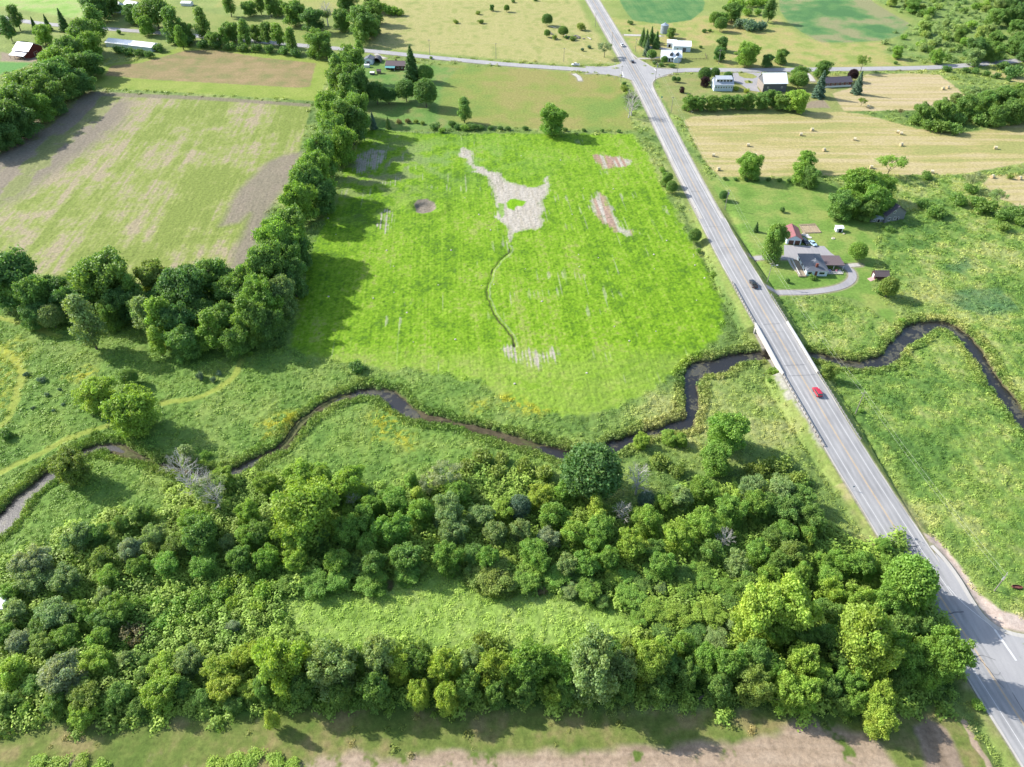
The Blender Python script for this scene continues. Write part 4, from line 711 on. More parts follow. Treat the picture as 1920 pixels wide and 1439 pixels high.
rows('in the wood corner by the road', grp('broad/lime', '1421,1142,92;1478,1142,96;1637,1238,80;1617,1196,104;1650,1352,50')+grp('broad/bright', '1555,1110,50;1604,1126,50;1507,1240,60;1537,1266,46;1478,1300,60;1512,1300,58;1650,1314,58;1450,1195,50')+grp('broad/mid', '1555,1092,46;1666,1128,58;1696,1224,60;1604,1316,42;1743,1226,58;1594,1276,50;1450,1262,46;1640,1150,46;1500,1080,50;1440,1085,50')+grp('broad/vivid', '1686,1150,42;1781,1226,84;1743,1252,52;1700,1262,40;1740,1275,36')+grp('broad/dark', '1570,1160,50;1560,1200,50;1570,1240,44;1690,1180,50;1560,1290,44;1420,1230,56;1510,1195,46;1730,1180,40;1580,1320,36;1400,1100,50;1460,1060,46;1540,1140,40;1680,1280,36'), 'trees of the roadside corner', 1.45)
rows('in the weeds on the bottom dirt', grp('shrub/bright', '70,1432,44;112,1436,50;152,1428,40;190,1436,40;405,1436,40;440,1426,44;478,1420,46;515,1426,44;548,1436,40'), 'weedy shrubs at the bottom edge', .35)
# scrub far off on the upper right: each bush its own
rs = random.Random(77); fs = []
P_ = [(1670, 96), (1700, 60), (1740, 30), (1650, -5), (1700, -50), (2050, -70), (2060, 105), (1880, 112), (1760, 112)]
PP = np.array(P_, float)
_t = 0
while len(fs) < 135 and _t < 20000:
    _t += 1
    a, b = rs.uniform(1640, 2050), rs.uniform(-60, 112)
    if poly_mask(np.array([a]), np.array([b]), PP, 1)[0] < .5: continue
    big = a+b*.6 > 1880; w = rs.uniform(22, 38) if big else rs.uniform(13, 26)
    if any((a-q[0])**2+((b-q[1])*1.7)**2 < ((w+q[2])*.26)**2 for q in fs): continue
    fs.append((a, b, w, 'broad' if big or rs.random() < .25 else 'shrub', rs.choice(['deep', 'dark', 'dark', 'grey']) if big else rs.choice(['dark', 'mid', 'grey', 'pale', 'mid'])))
for lo, hi, nm in ((-99, -15, 'along the top of the right scrub'), (-15, 18, 'in the upper part of right scrub'), (18, 45, 'in the middle of the right scrub'), (45, 72, 'in the lower part of right scrub'), (72, 200, 'on the roadside edge of right scrub')):
    rows(nm, [q for q in fs if lo <= q[1] < hi], 'bushes of the far scrub')
# ---------------------------------------------------------------- ground plants too many to count: instanced clumps
def clump_mesh(name, seed, n, R, hgt, leaf, asp=.6, spiky=0):
    r = np.random.default_rng(seed); d = rand_dirs(r, n, .5); d[:, 2] = abs(d[:, 2]); q = r.random((n, 1))**.4
    k = 1+.25*np.sin(d[:, :1]*6+seed)+.2*np.cos(d[:, 1:2]*5)
    P = d*q*k*np.array([R, R, hgt]); P[:, 2] -= .08
    nn = d*(1-spiky)+r.normal(size=(n, 3))*.5+np.array([0, 0, .6]); nn /= np.linalg.norm(nn, axis=1)[:, None]
    V, Fs = leaf_cards(r, P, nn, leaf, asp); c = np.repeat((.88+.24*r.random((n, 1)))*(.88+.2*q), 4, 0)*np.ones((1, 3))
    me = np_mesh(name, V, Fs, {'var': ('FLOAT_COLOR', np.column_stack([c, np.ones(len(c))]))}); return me
def inst_mat(name):
    m = leaf_mat(name, .25); N = m.node_tree.nodes; L = m.node_tree.links
    oi = [n for n in N if n.type == 'OBJECT_INFO'][0]; mu = [n for n in N if n.type == 'VECT_MATH' and n.operation == 'MULTIPLY'][0]
    at = N.new('ShaderNodeAttribute'); at.attribute_type = 'INSTANCER'; at.attribute_name = 'icol'; L.new(at.outputs['Color'], mu.inputs[0]); return m
IM = inst_mat('ground_plant_leaves')
def scatter(name, label, X, Y, Z, S, Cc, meshes, seed):
    rg = np.random.default_rng(seed); n = len(X); V = np.column_stack([X, Y, Z]).astype(np.float32)
    me = bpy.data.meshes.new(name); me.vertices.add(n); me.vertices.foreach_set('co', V.ravel())
    def at(nm, ty, d, f='value'): a = me.attributes.new(nm, ty, 'POINT'); a.data.foreach_set(f, np.ascontiguousarray(d).ravel())
    at('isc', 'FLOAT_VECTOR', S.astype(np.float32), 'vector'); at('irot', 'FLOAT', (rg.random(n)*6.283).astype(np.float32)); at('iid', 'INT', rg.integers(0, len(meshes), n).astype(np.int32))
    at('icol', 'FLOAT_COLOR', np.column_stack([Cc, np.ones(n)]).astype(np.float32), 'color')
    o = bpy.data.objects.new(name, me); COL.objects.link(o); o['kind'] = 'stuff'; o['label'] = label; o['category'] = 'ground cover'
    ng = bpy.data.node_groups.new(name, 'GeometryNodeTree'); ng.interface.new_socket('Geometry', in_out='INPUT', socket_type='NodeSocketGeometry'); ng.interface.new_socket('Geometry', in_out='OUTPUT', socket_type='NodeSocketGeometry')
    N = ng.nodes; L = ng.links; gi = N.new('NodeGroupInput'); go = N.new('NodeGroupOutput'); jn = N.new('GeometryNodeJoinGeometry')
    def na(nm, ty): a = N.new('GeometryNodeInputNamedAttribute'); a.data_type = ty; a.inputs['Name'].default_value = nm; return a.outputs['Attribute']
    isc, irot, iid = na('isc', 'FLOAT_VECTOR'), na('irot', 'FLOAT'), na('iid', 'INT'); cx = N.new('ShaderNodeCombineXYZ'); L.new(irot, cx.inputs['Z'])
    for k, mm_ in enumerate(meshes):
        src = bpy.data.objects.new(name+'_clump', mm_)
        if not mm_.materials: mm_.materials.append(IM)
        oi = N.new('GeometryNodeObjectInfo'); oi.inputs['Object'].default_value = src
        cmp_ = N.new('FunctionNodeCompare'); cmp_.data_type = 'INT'; cmp_.operation = 'EQUAL'; L.new(iid, cmp_.inputs[2]); cmp_.inputs[3].default_value = k
        ip = N.new('GeometryNodeInstanceOnPoints'); L.new(gi.outputs[0], ip.inputs['Points']); L.new(cmp_.outputs[0], ip.inputs['Selection']); L.new(oi.outputs['Geometry'], ip.inputs['Instance'])
        L.new(cx.outputs[0], ip.inputs['Rotation']); L.new(isc, ip.inputs['Scale']); L.new(ip.outputs[0], jn.inputs[0])
    L.new(jn.outputs[0], go.inputs[0]); md = o.modifiers.new('instances', 'NODES'); md.node_group = ng
    return o
rg = np.random.default_rng(3)
def cand(y0, y1, sp):
    w0 = 1.05*960/F*math.hypot(H, y1)+25; xs = np.arange(-w0, w0, sp); ys = np.arange(y0, y1, sp); X, Y = np.meshgrid(xs, ys); X = X.ravel()+rg.uniform(-.5, .5, X.size)*sp; Y = Y.ravel()+rg.uniform(-.5, .5, Y.size)*sp
    k = abs(X) < 1.04*960/F*np.hypot(H, Y)*.98+12; return X[k], Y[k]
DENS = 1.15
XS, YS, SS = [], [], []
for y0, y1, sp, s in ((52, 150, 1.25, .85), (150, 260, 1.6, 1.0), (260, 420, 2.4, 1.35), (420, 560, 4.2, 1.9)):
    X, Y = cand(y0, y1, sp/math.sqrt(DENS)); XS.append(X); YS.append(Y); SS.append(np.full(len(X), s))
X = np.concatenate(XS); Y = np.concatenate(YS); S = np.concatenate(SS)
col, amp, veg, rr_ = paint(X, Y); k = rg.random(len(X)) < np.where(veg < .3, veg*.25, veg*(.35+.75*fbm(X, Y, 5, 2, 9))); X, Y, S, col, rr_ = X[k], Y[k], S[k], col[k], rr_[k]
Z = terrain(X, Y)+(fbm(X, Y, 3.2, 2, 101)*.75+fbm(X, Y, 1.3, 2, 102)*.35-.5)*.9-.05
sz = S*(.55+.9*rg.random(len(X)))*(.8+.5*fbm(X, Y, 9, 2, 12)); c = col*(1.1+.18*rg.random((len(X), 1)))*np.array([1.42, 1.34, 1.2])
weeds = [clump_mesh('weed_clump', 1, 60, 1.1, .42, .30), clump_mesh('weed_clump', 2, 54, .9, .65, .30, .35, .5), clump_mesh('weed_clump', 3, 70, 1.3, .35, .30)]
scatter('meadow_plants', 'tall weeds and grasses of the meadows and marsh', X, Y, Z, np.column_stack([sz, sz, sz*(.7+.5*rg.random(len(X)))]), c, weeds, 1)
print('weeds', len(X))
# bank fringe: tall reeds along the channel edge
X, Y = cand(60, 420, .9/math.sqrt(DENS)); rr = river(X, Y); k = (rr > .7) & (rr < 2.6+2.5*fbm(X, Y, 6, 2, 55)); X, Y = X[k], Y[k]; dR = line_dist(X, Y, RC, None, 30); k = dR > 8; X, Y = X[k], Y[k]
c = paint(X, Y)[0]; c = np.maximum(c, C(110, 148, 66))*(.85+.75*rg.random((len(X), 1)))*np.array([1.34, 1.22, 1.15]); sz = .8+.6*rg.random(len(X))
scatter('bank_reeds', 'tall reeds and rank grass along both river banks', X, Y, terrain(X, Y), np.column_stack([sz, sz, sz*1.5]), c, [clump_mesh('reed_clump', 5, 44, .75, 1.0, .42, .3, .6)], 2)
# brush under the wood
X, Y = cand(58, 175, 2.1/math.sqrt(DENS)); m = poly_mask(X, Y, POLY['woods'], 4)*(1-poly_mask(X, Y, POLY['clearing'], 3)); k = rg.random(len(X)) < m*.95; X, Y = X[k], Y[k]
n6 = fbm(X, Y, 9, 2, 33)[:, None]; c = (C(112, 148, 60)*(1-n6)+C(166, 188, 82)*n6)*(.9+.6*rg.random((len(X), 1)))*1.4; sz = (.5+.8*rg.random(len(X)))*(.8+.6*fbm(X, Y, 14, 2, 34))
Xf, Yf = cand(470, 1050, 7.5); mf = poly_mask(Xf, Yf, POLY['farscrub'], 6); kf = rg.random(len(Xf)) < mf*.75*sstep(.35, .6, fbm(Xf, Yf, 30, 2, 66)+.1); Xf, Yf = Xf[kf], Yf[kf]
n6f = fbm(Xf, Yf, 25, 2, 35)[:, None]; X = np.concatenate([X, Xf]); Y = np.concatenate([Y, Yf]); c = np.vstack([c, (C(110, 146, 80)*(1-n6f)+C(158, 182, 104)*n6f)*(1.0+.5*rg.random((len(Xf), 1)))*1.25]); sz = np.concatenate([sz, .9+1.0*rg.random(len(Xf))])
scatter('undergrowth', 'tangled brush and vines under the lower wood', X, Y, terrain(X, Y), np.column_stack([sz, sz, sz*.9]), c, [clump_mesh('brush_clump', 8, 300, 2.3, 2.0, .42), clump_mesh('brush_clump', 9, 260, 2.0, 2.6, .40)], 3)
print('brush', len(X))
# ================================================================ buildings
def front(p0, p1, z=None):
    """frame from two photo points on the near wall's foot: origin, width, rotation, ground height"""
    a = np.array(G(*p0)); b = np.array(G(*p1)); d = b-a; return a, float(np.linalg.norm(d)), math.atan2(d[1], d[0]), tz(*((a+b)/2))
WHITE = mat('white_siding', tuple(C(238, 240, 242)*1.3), .6, .05, 3); LBLUE = mat('pale_blue_siding', tuple(C(210, 226, 238)*1.5), .6, .05, 3)
GREYW = mat('grey_boards', tuple(C(120, 124, 132)), .85, .25, 3.); DGREY = mat('weathered_grey_boards', tuple(C(150, 154, 158)), .85, .25, 3.); BRICK = mat('red_brick', tuple(C(150, 88, 78)), .85, .2, 4.); BRICK2 = mat('brown_brick', tuple(C(120, 78, 68)), .85, .2, 4.)
REDW = mat('barn_red_boards', tuple(C(134, 52, 52)), .8, .15, 2.); STONE = mat('fieldstone', tuple(C(176, 166, 158)), .9, .25, 2.5)
TINW = mat('white_sheet_metal', tuple(C(250, 251, 253)*1.7), .35, .04, .8, spec=.5); TING = mat('grey_sheet_metal', tuple(C(200, 208, 218)*1.2), .4, .08, .8, spec=.5)
SHG = mat('grey_shingles', tuple(C(128, 134, 146)), .85, .12, 2.5); SHP = mat('dark_shingles', tuple(C(98, 94, 108)), .85, .15, 2.5); SHB = mat('brown_shingles', tuple(C(128, 112, 116)), .85, .15, 2.5)
REDR = mat('faded_red_metal', tuple(C(176, 112, 116)), .5, .08, 1.5); GLASS = mat('window_glass', (.02, .025, .03), .08, spec=.8); TRIM = mat('white_trim', (.7, .7, .7), .5); DOORB = mat('brown_door', tuple(C(110, 74, 64)), .6); DARK = mat('shade_and_black', (.012, .012, .013), .9)  # DARK: near-black, puts shade of open doorways into colour; also dark fittings
WOOD = mat('weathered_wood', tuple(C(186, 170, 146)), .85, .2, 3.); TEAL = mat('teal_metal', tuple(C(120, 196, 196)), .5, .06, 2)
def gable(name, label, cat, p0, p1, depth, wh, rh, wallm, roofm, ridge='x', ov=.45, wins=(), doors=(), chim=None, drop=0, base=None, frame=None):
    """ridge 'x' runs along the front, 'y' runs away from it. wins/doors: (face, centre, sill z, w, h[, material])"""
    (ox, oy), Wd, rz, g = frame or front(p0, p1); t = thing(name, label, cat, (ox, oy, g-drop), rz)
    D = depth; m = MB()
    if ridge == 'x': m.prism([(0, -.3), (D, -.3), (D, wh), (D/2, wh+rh), (0, wh)], 'x', 0, Wd)
    else: m.prism([(0, -.3), (Wd, -.3), (Wd, wh), (Wd/2, wh+rh), (0, wh)], 'y', 0, D)
    wl = m.build('wall', wallm, t)
    r = MB(); th = .12
    if ridge == 'x':
        k = rh/(D/2)*ov; r.prism([(-ov, wh-k), (D/2, wh+rh), (D+ov, wh-k), (D+ov, wh-k+th), (D/2, wh+rh+th), (-ov, wh-k+th)], 'x', -ov, Wd+ov)
    else:
        k = rh/(Wd/2)*ov; r.prism([(-ov, wh-k), (Wd/2, wh+rh), (Wd+ov, wh-k), (Wd+ov, wh-k+th), (Wd/2, wh+rh+th), (-ov, wh-k+th)], 'y', -ov, D+ov)
    ro = r.build('roof', roofm, t); ro.location.z = .003
    rc = MB()
    if ridge == 'x': rc.box(-ov-.02, Wd+ov+.02, D/2-.15, D/2+.15, wh+rh+th-.05, wh+rh+th+.04)
    else: rc.box(Wd/2-.15, Wd/2+.15, -ov-.02, D+ov+.02, wh+rh+th-.05, wh+rh+th+.04)
    rc.build('ridge_cap', roofm, ro)
    def opening(f, c, z0, w, h, nm, mm):
        e = .05
        def bx(q, c0, c1, z0, z1, o0, o1):
            if f == 's': q.box(c0, c1, -o1, -o0, z0, z1)
            elif f == 'w': q.box(-o1, -o0, D-c1, D-c0, z0, z1)
            elif f == 'e': q.box(Wd+o0, Wd+o1, c0, c1, z0, z1)
            else: q.box(c0, c1, D+o0, D+o1, z0, z1)
        fr = MB(); bx(fr, c-w/2-.1, c+w/2+.1, z0-.1, z0, 0, .08); bx(fr, c-w/2-.1, c+w/2+.1, z0+h, z0+h+.1, 0, .08); bx(fr, c-w/2-.1, c-w/2, z0, z0+h, 0, .08); bx(fr, c+w/2, c+w/2+.1, z0, z0+h, 0, .08)
        if nm == 'window' and w > .7: bx(fr, c-.03, c+.03, z0, z0+h, .03, .07)
        fo = fr.build(nm, TRIM if nm == 'window' or mm is not DARK else TRIM, t)
        p = MB(); bx(p, c-w/2, c+w/2, z0, z0+h, .004, .03); p.build('pane' if nm == 'window' else 'door_infill', mm, fo)  # a DARK infill is a panel painted as the shade inside the doorway
    for q in wins: opening(*q[:5], 'window', q[5] if len(q) > 5 else GLASS)
    for q in doors: opening(*q[:5], 'door', q[5] if len(q) > 5 else DOORB)
    if chim:
        cx, cy, w, top, cm_ = chim; MB().box(cx-w/2, cx+w/2, cy-w/2, cy+w/2, wh*.6, top).build('chimney', cm_, ro)
    return t, Wd, D, wl, ro
# white bungalow with hip roof, carport and deck
(ox, oy), Wd, rz, g = front((1510.5, 518), (1549.5, 518.5)); t = thing('house', 'white bungalow with grey hip roof and red chimney beside the looping driveway', 'house', (ox, oy, g), rz); D = 13.5
MB().box(0, Wd, 0, D, -.3, 2.7).build('wall', LBLUE, t)
o_ = .5; hy = Wd/2; hip = MB(); hip.add([(-o_, -o_, 2.7), (Wd+o_, -o_, 2.7), (Wd+o_, D+o_, 2.7), (-o_, D+o_, 2.7), (Wd/2, hy, 5.3), (Wd/2, D-hy+.6, 5.3)], [(0, 1, 4), (1, 2, 5, 4), (2, 3, 5), (3, 0, 4, 5), (0, 3, 2, 1)])
rf = hip.build('roof', SHG, t); MB().box(Wd*.42, Wd*.42+.9, 1.2, 2.0, 2.8, 5.2).build('chimney', BRICK, rf); MB().tube((Wd*.46, 5.2, 4.4), (Wd*.46, 5.2, 5.6), .12).build('vent_pipe', TRIM, rf)
MB().box(Wd*.40, Wd*.40+1.0, -.12, -.005, 0, 2.66).build('chimney_breast', BRICK, t)
for x0, x1 in ((.6, 2.2), (5.4, 7.6)):
    f_ = MB().box(x0-.1, x1+.1, -.06, -.01, .9, 2.1).build('window', TRIM, t); MB().box(x0, x1, -.09, -.062, 1.0, 2.0).build('pane', GLASS, f_)
for y0 in (2.0, 6.0, 10.0):
    f_ = MB().box(-.06, -.01, y0-.1, y0+1.5, .9, 2.1).build('window', TRIM, t); MB().box(-.09, -.062, y0, y0+1.4, 1.0, 2.0).build('pane', GLASS, f_)
MB().box(Wd+.02, Wd+8.6, 4.6, 12.6, 2.55, 2.75).build('carport_roof', SHB, t)
for x_, y_ in ((Wd+8.3, 4.9), (Wd+8.3, 12.3), (Wd+8.3, 8.6), (Wd+4.2, 4.9), (Wd+4.2, 12.3)): MB().box(x_-.08, x_+.08, y_-.08, y_+.08, 0, 2.545).build('post', TRIM, t)
dk = MB().box(-3.2, -.02, -1, D-2, .1, .5).build('deck', WOOD, t)
for k in range(14): MB().box(-3.25, -3.15, -1+k*.95, -.92+k*.95, .5, 1.45).build('baluster', TRIM, dk)
MB().box(-3.28, -3.12, -1.05, D-1.9, 1.45, 1.55).build('handrail', TRIM, dk)
dk2 = MB().box(Wd+.3, Wd+7.5, 1.6, 4.5, .05, .35).build('patio', PALEC, t)
for k in range(8): MB().box(Wd+.4+k, Wd+.48+k, 1.62, 1.7, .35, 1.2).build('baluster', TRIM, dk2)
MB().box(Wd+.35, Wd+7.5, 1.6, 1.72, 1.2, 1.28).build('handrail', TRIM, dk2)
def patio(dx, dy, kind, label, col):
    q = thing(kind, label, kind.replace('_', ' '), (ox+math.cos(rz)*dx-math.sin(rz)*dy, oy+math.sin(rz)*dx+math.cos(rz)*dy, g+.35), rz); return q
q = patio(Wd+3.6, 3, 'patio_table', 'dark round table on the patio under the carport edge', None); MB().tube((0, 0, .68), (0, 0, .74), .7, n=14).build('tabletop', DARK, q); MB().tube((0, 0, 0), (0, 0, .68), .06).build('leg', DARK, q)
for k, (dx, cl) in enumerate(((2.2, (.35, .25, .5)), (5.0, (.5, .2, .25)), (6.4, (.2, .2, .25)))):
    q = patio(Wd+dx, 3.1, 'patio_chair', ['lilac', 'reddish', 'slate grey'][k]+' patio chair beside the dark round table', None); mm = mat('chair_fabric_'+['lilac', 'red', 'slate'][k], cl, .8)
    MB().box(-.3, .3, -.3, .3, .38, .46).build('seat', mm, q); MB().box(-.3, .3, .28, .36, .46, 1.0).build('backrest', mm, q)
    for a_, b_2 in ((-.26, -.26), (.24, -.26), (-.26, .24), (.24, .24)): MB().box(a_, a_+.04, b_2, b_2+.04, 0, .375).build('leg', DARK, q)
# walkway with flower bed left of the deck
ribbon('path', [(1478, 486), (1484, 498), (1492, 508), (1503, 517)], 1.1, .12, PALEC, 4)
t, *_ = gable('garage', 'double garage with faded red metal roof and brown doors', 'garage', (1474, 458.5), (1500.5, 460), 10.5, 3.0, 1.7, LBLUE, REDR, 'y', doors=(('s', 1.9, 0, 2.3, 2.2), ('s', 4.7, 0, 2.3, 2.2)), wins=(('e', 5, 1.2, 1, .8),))
t, *_ = gable('garden_shed', 'small white shed with dark open front on the lawn', 'shed', (1567.5, 436), (1579.5, 436), 2.7, 2.1, .5, WHITE, TINW, 'x', .25, doors=(('s', 1.7, 0, 1.5, 1.8, DARK),))  # open front is a near-black panel, inner shade put into its colour
t, *_ = gable('garden_shed', 'small brown roofed shed with reddish end wall near the looping driveway', 'shed', (1639, 526), (1664, 526.5), 4.0, 2.1, 1.5, mat('dark_red_boards', tuple(C(96, 60, 62)), .8, .15, 3), SHB, 'x', .3, doors=(('w', 2, 0, 1.3, 1.9, TRIM),))
ramp_ = thing('ramp', 'pinkish white ramp leaning at the end of the brown roofed shed', 'ramp', (*G(1632, 528), tz(*G(1632, 528))), .3); MB().prism([(0, 0), (2.4, 0), (2.4, .6)], 'y', 0, 2.2).build('deck', mat('pink_panel', tuple(C(230, 186, 184)), .7), ramp_)
t, *_ = gable('old_house', 'weathered grey old house with dark roof half hidden by large trees', 'house', (1658, 419), (1694, 412), 20, 4.2, 3.8, DGREY, SHP, 'y', wins=(('s', 2.2, 1.0, 1.1, 1.5), ('s', 5.4, 1.0, 1.1, 1.5), ('s', 4, 4.6, 1, 1.2), ('e', 4, 1, 1, 1.4), ('e', 9, 1, 1, 1.4)), doors=(('s', 7.2, 0, 1, 2, DARK),), chim=(3, 12, .8, 8.6, STONE))
t, *_ = gable('lean_to_shed', 'low grey lean-to shed left of the weathered old house', 'shed', (1632, 417), (1654, 417.5), 4, 1.8, .7, DGREY, TING, 'x', .25, wins=(('s', 1.5, .6, .9, .8),), doors=(('s', 3.6, 0, 1.2, 1.6, DARK),))
# houses at the crossing
t, Wd, D, wl, ro = gable('barn', 'large dark grey barn with a bright white metal roof by the farmyard', 'barn', (1430, 173), (1472.5, 172.5), 13, 5.6, 4.4, GREYW, TINW, 'x', .5, wins=(('s', 3, 2.5, .8, .8), ('s', 12, 2.5, .8, .8)), doors=(('w', 6.5, 0, 3.4, 3.6, GREYW),))
MB().box(-.32, -.02, 0, D, -.2, 4.8).build('stone_end_wall', STONE, wl)
t, Wd, D, wl, ro = gable('house', 'two storey pale house with grey metal roof and long dormer', 'house', (1338, 171.5), (1373, 171.5), 10, 4.2, 3.0, LBLUE, TING, 'x', .5, wins=tuple(('s', 1.2+k*1.7, 2.0, .7, .9) for k in range(7))+(('w', 3, 1.4, .9, 1.2), ('w', 7, 1.4, .9, 1.2)))
dm = MB(); dm.box(1.2, Wd-.8, 2.0, 6, 5.0, 7.0); dmo = dm.build('dormer', WHITE, t); MB().prism([(1.6, 6.9), (6.2, 7.9), (6.2, 8.0), (1.6, 7.02)], 'x', .9, Wd-.5).build('dormer_roof', TING, dmo)
for k in range(5): MB().box(1.8+k*2.1, 3.1+k*2.1, 1.9, 1.99, 5.5, 6.5).build('dormer_window', GLASS, dmo)
t, Wd, D, wl, ro = gable('ranch_house', 'long brick ranch house with dark roof and white base', 'house', (1546, 165), (1595, 162.5), 9, 3.2, 1.9, BRICK, SHP, 'x', .6, wins=tuple(('s', 2+k*3.3, 1.5, 1.5, 1.1) for k in range(5)))
MB().box(-.02, Wd+.02, -.06, -.003, -.2, 1.1).build('base_band', TRIM, wl)
t, Wd, D, wl, ro = gable('farmhouse', 'white farmhouse with pale roof and two front dormers by the crossing', 'house', (1240, 116), (1277, 116.5), 9, 3.2, 3.4, WHITE, TINW, 'x', .4, wins=(('s', 8, 1.2, 2, 1.3), ('s', 11.5, 1.2, 1.2, 1.2), ('w', 3, 1.2, 1, 1.3), ('w', 6, 1.2, 1, 1.3)), doors=(('s', 5.6, 0, 1.1, 2.1, DARK),))
for x_ in (5.6, 9.8):
    dmo = MB().prism([(x_, 3.6), (x_+2.2, 3.6), (x_+2.2, 5.2), (x_+1.1, 6.2), (x_, 5.2)], 'y', .6, 4.2).build('dormer', GREYW, t); MB().prism([(x_-.2, 5.15), (x_+1.1, 6.35), (x_+2.4, 5.15), (x_+2.4, 5.27), (x_+1.1, 6.47), (x_-.2, 5.27)], 'y', .4, 4.3).build('dormer_roof', TING, dmo)
MB().prism([(8.4, 0), (12.6, 0), (12.6, 2.8), (10.5, 4.2), (8.4, 2.8)], 'y', -2.2, -.003).build('front_bay', LBLUE, t)
t, *_ = gable('barn', 'pale blue-grey barn with bright white roof behind the white farmhouse', 'barn', (1262, 97), (1294, 98), 10, 4.0, 2.2, LBLUE, TINW, 'x', .4, doors=(('s', 8, 0, 2.6, 2.8, GREYW),), wins=(('s', 3, 1.6, 1, .8),))
t, *_ = gable('machine_shed', 'low white machine shed attached left of the pale blue-grey barn', 'shed', (1250, 89), (1267, 90), 8, 3.2, 1.2, WHITE, TINW, 'x', .3, doors=(('s', 2, 0, 1.6, 2.2, DARK),))
gx_, gy_ = G(1245, 62.5); t = thing('grain_bin', 'round galvanised grain bin with conical lid behind the conifers', 'grain bin', (gx_, gy_, tz(gx_, gy_))); GALV = mat('galvanised_steel', tuple(C(200, 214, 230)), .35, .06, 2, metal=.3)
wl = MB().tube((0, 0, 0), (0, 0, 6.0), 3.0, n=28).build('wall', GALV, t); MB().tube((0, 0, 6.02), (0, 0, 7.4), 3.15, .35, n=28).build('roof', GALV, t); MB().tube((0, 0, 7.42), (0, 0, 7.8), .45, n=12).build('cap', GALV, t)
for k in range(1, 6): MB().tube((0, 0, k), (0, 0, k+.06), 3.04, n=28).build('band', GALV, wl)
# left farmsteads
t, Wd, D, wl, ro = gable('bungalow', 'brown brick bungalow with teal awning beside the tall conifer', 'house', (724, 131), (760, 132), 8.5, 3.0, 1.8, BRICK2, SHB, 'x', .5, wins=(('s', 8.5, 1.1, 1.6, 1.0), ('s', 11.5, 1.1, 1.2, 1.0)), doors=(('s', 4, 0, 2, 2.1, GLASS),), chim=(6.5, 5, .8, 5.8, BRICK))
MB().prism([(-3.0, 2.1), (-.02, 2.75), (-.02, 2.85), (-3.0, 2.2)], 'x', -.2, 6.8).build('awning', TEAL, t)
for x_ in (0, 6.6): MB().box(x_-.06, x_+.06, -2.9, -2.78, 0, 2.1).build('awning_post', TRIM, t)
gable('workshop', 'pale blue workshop with dark roof left of the brick bungalow', 'shed', (683, 121), (699, 121.5), 7, 3.2, 1.3, LBLUE, SHG, 'y', .4, doors=(('s', 3, 0, 2.4, 2.2, GREYW),))
gx_, gy_ = G(706, 118.5); t = thing('quonset_shelter', 'dark arched fabric shelter between the blue workshop and the bungalow', 'shelter', (gx_, gy_, tz(gx_, gy_)), -.05); pr = [(3*math.cos(a*math.pi/10), 3.4*math.sin(a*math.pi/10)) for a in range(11)]
inn = [(2.85*math.cos(a*math.pi/10), 3.25*math.sin(a*math.pi/10)) for a in range(10, -1, -1)]; MB().prism(pr+inn, 'y', 0, 7).build('arched_cover', mat('grey_tarp', tuple(C(128, 124, 128)), .7, .1, 2), t); MB().prism(pr, 'y', 6.8, 6.95).build('back_wall', DARK, t)
gable('garden_shed', 'tiny shed with brown roof and pale end on the dirt yard', 'shed', (707, 139), (714, 139), 2.6, 1.9, .8, WOOD, SHB, 'x', .25); gable('garden_shed', 'tiny white roofed shed behind the rounded trees', 'shed', (694, 141), (701.5, 141.2), 2.4, 1.5, .4, GREYW, TINW, 'x', .2)
gable('trailer', 'white covered trailer parked below the blue workshop', 'trailer', (683, 127), (692, 127.4), 2.6, 1.6, .4, WHITE, TINW, 'x', .1)
t, *_ = gable('long_shed', 'long low shed with a white metal roof beside the hay block', 'shed', (199.5, 88), (286, 98), 10, 3.2, 1.6, LBLUE, TINW, 'x', .4, wins=tuple(('s', 4+k*5, 1.2, 1.4, .8, TING) for k in range(6)), doors=(('e', 5, 0, 3, 2.6, TING),))
t, *_ = gable('barn', 'red barn with white metal roof and white lean-to', 'barn', (30, 107), (58, 110), 13, 5.0, 3.6, REDW, TINW, 'x', .5, doors=(('e', 6, 0, 3, 3, REDW), ('s', 6, 0, 3, 2.6, DARK)))
MB().prism([(-4.6, 2.5), (-.02, 3.9), (-.02, 4.0), (-4.6, 2.6)], 'x', -1, 12).build('lean_to_roof', TINW, t)
for x_ in (-.6, 3.5, 7.6, 11.6): MB().box(x_-.1, x_+.1, -4.4, -4.2, -.3, 2.5).build('post', GREYW, t)
gable('house', 'brown roofed house at the far left edge', 'house', (-8, 64), (14, 66), 9, 3, 2.2, BRICK2, SHB, 'x', .5)
gable('farmhouse', 'pale farmhouse with bright roof among dark trees at the upper left', 'house', (203, 24), (224, 25), 9, 5, 2.6, LBLUE, TINW, 'x', .4, wins=(('s', 3, 1, 1, 1.4), ('s', 6, 1, 1, 1.4)))
gable('barn', 'patchy grey and white roofed barn right of the pale farmhouse', 'barn', (233, 18), (254, 22), 9, 4, 2.4, WHITE, TING, 'x', .4)
gable('garden_shed', 'white sheds in the far field near the top edge', 'shed', (340, 12), (358, 12.4), 6, 2.4, 1, WHITE, TINW, 'x', .3)
# corner of a white roof among the trees at the left edge
gable('garden_shed', 'white roof showing among the trees at the left edge', 'shed', (-22, 1150), (12, 1150), 5, 2.4, .8, WHITE, TINW, 'x', .3)
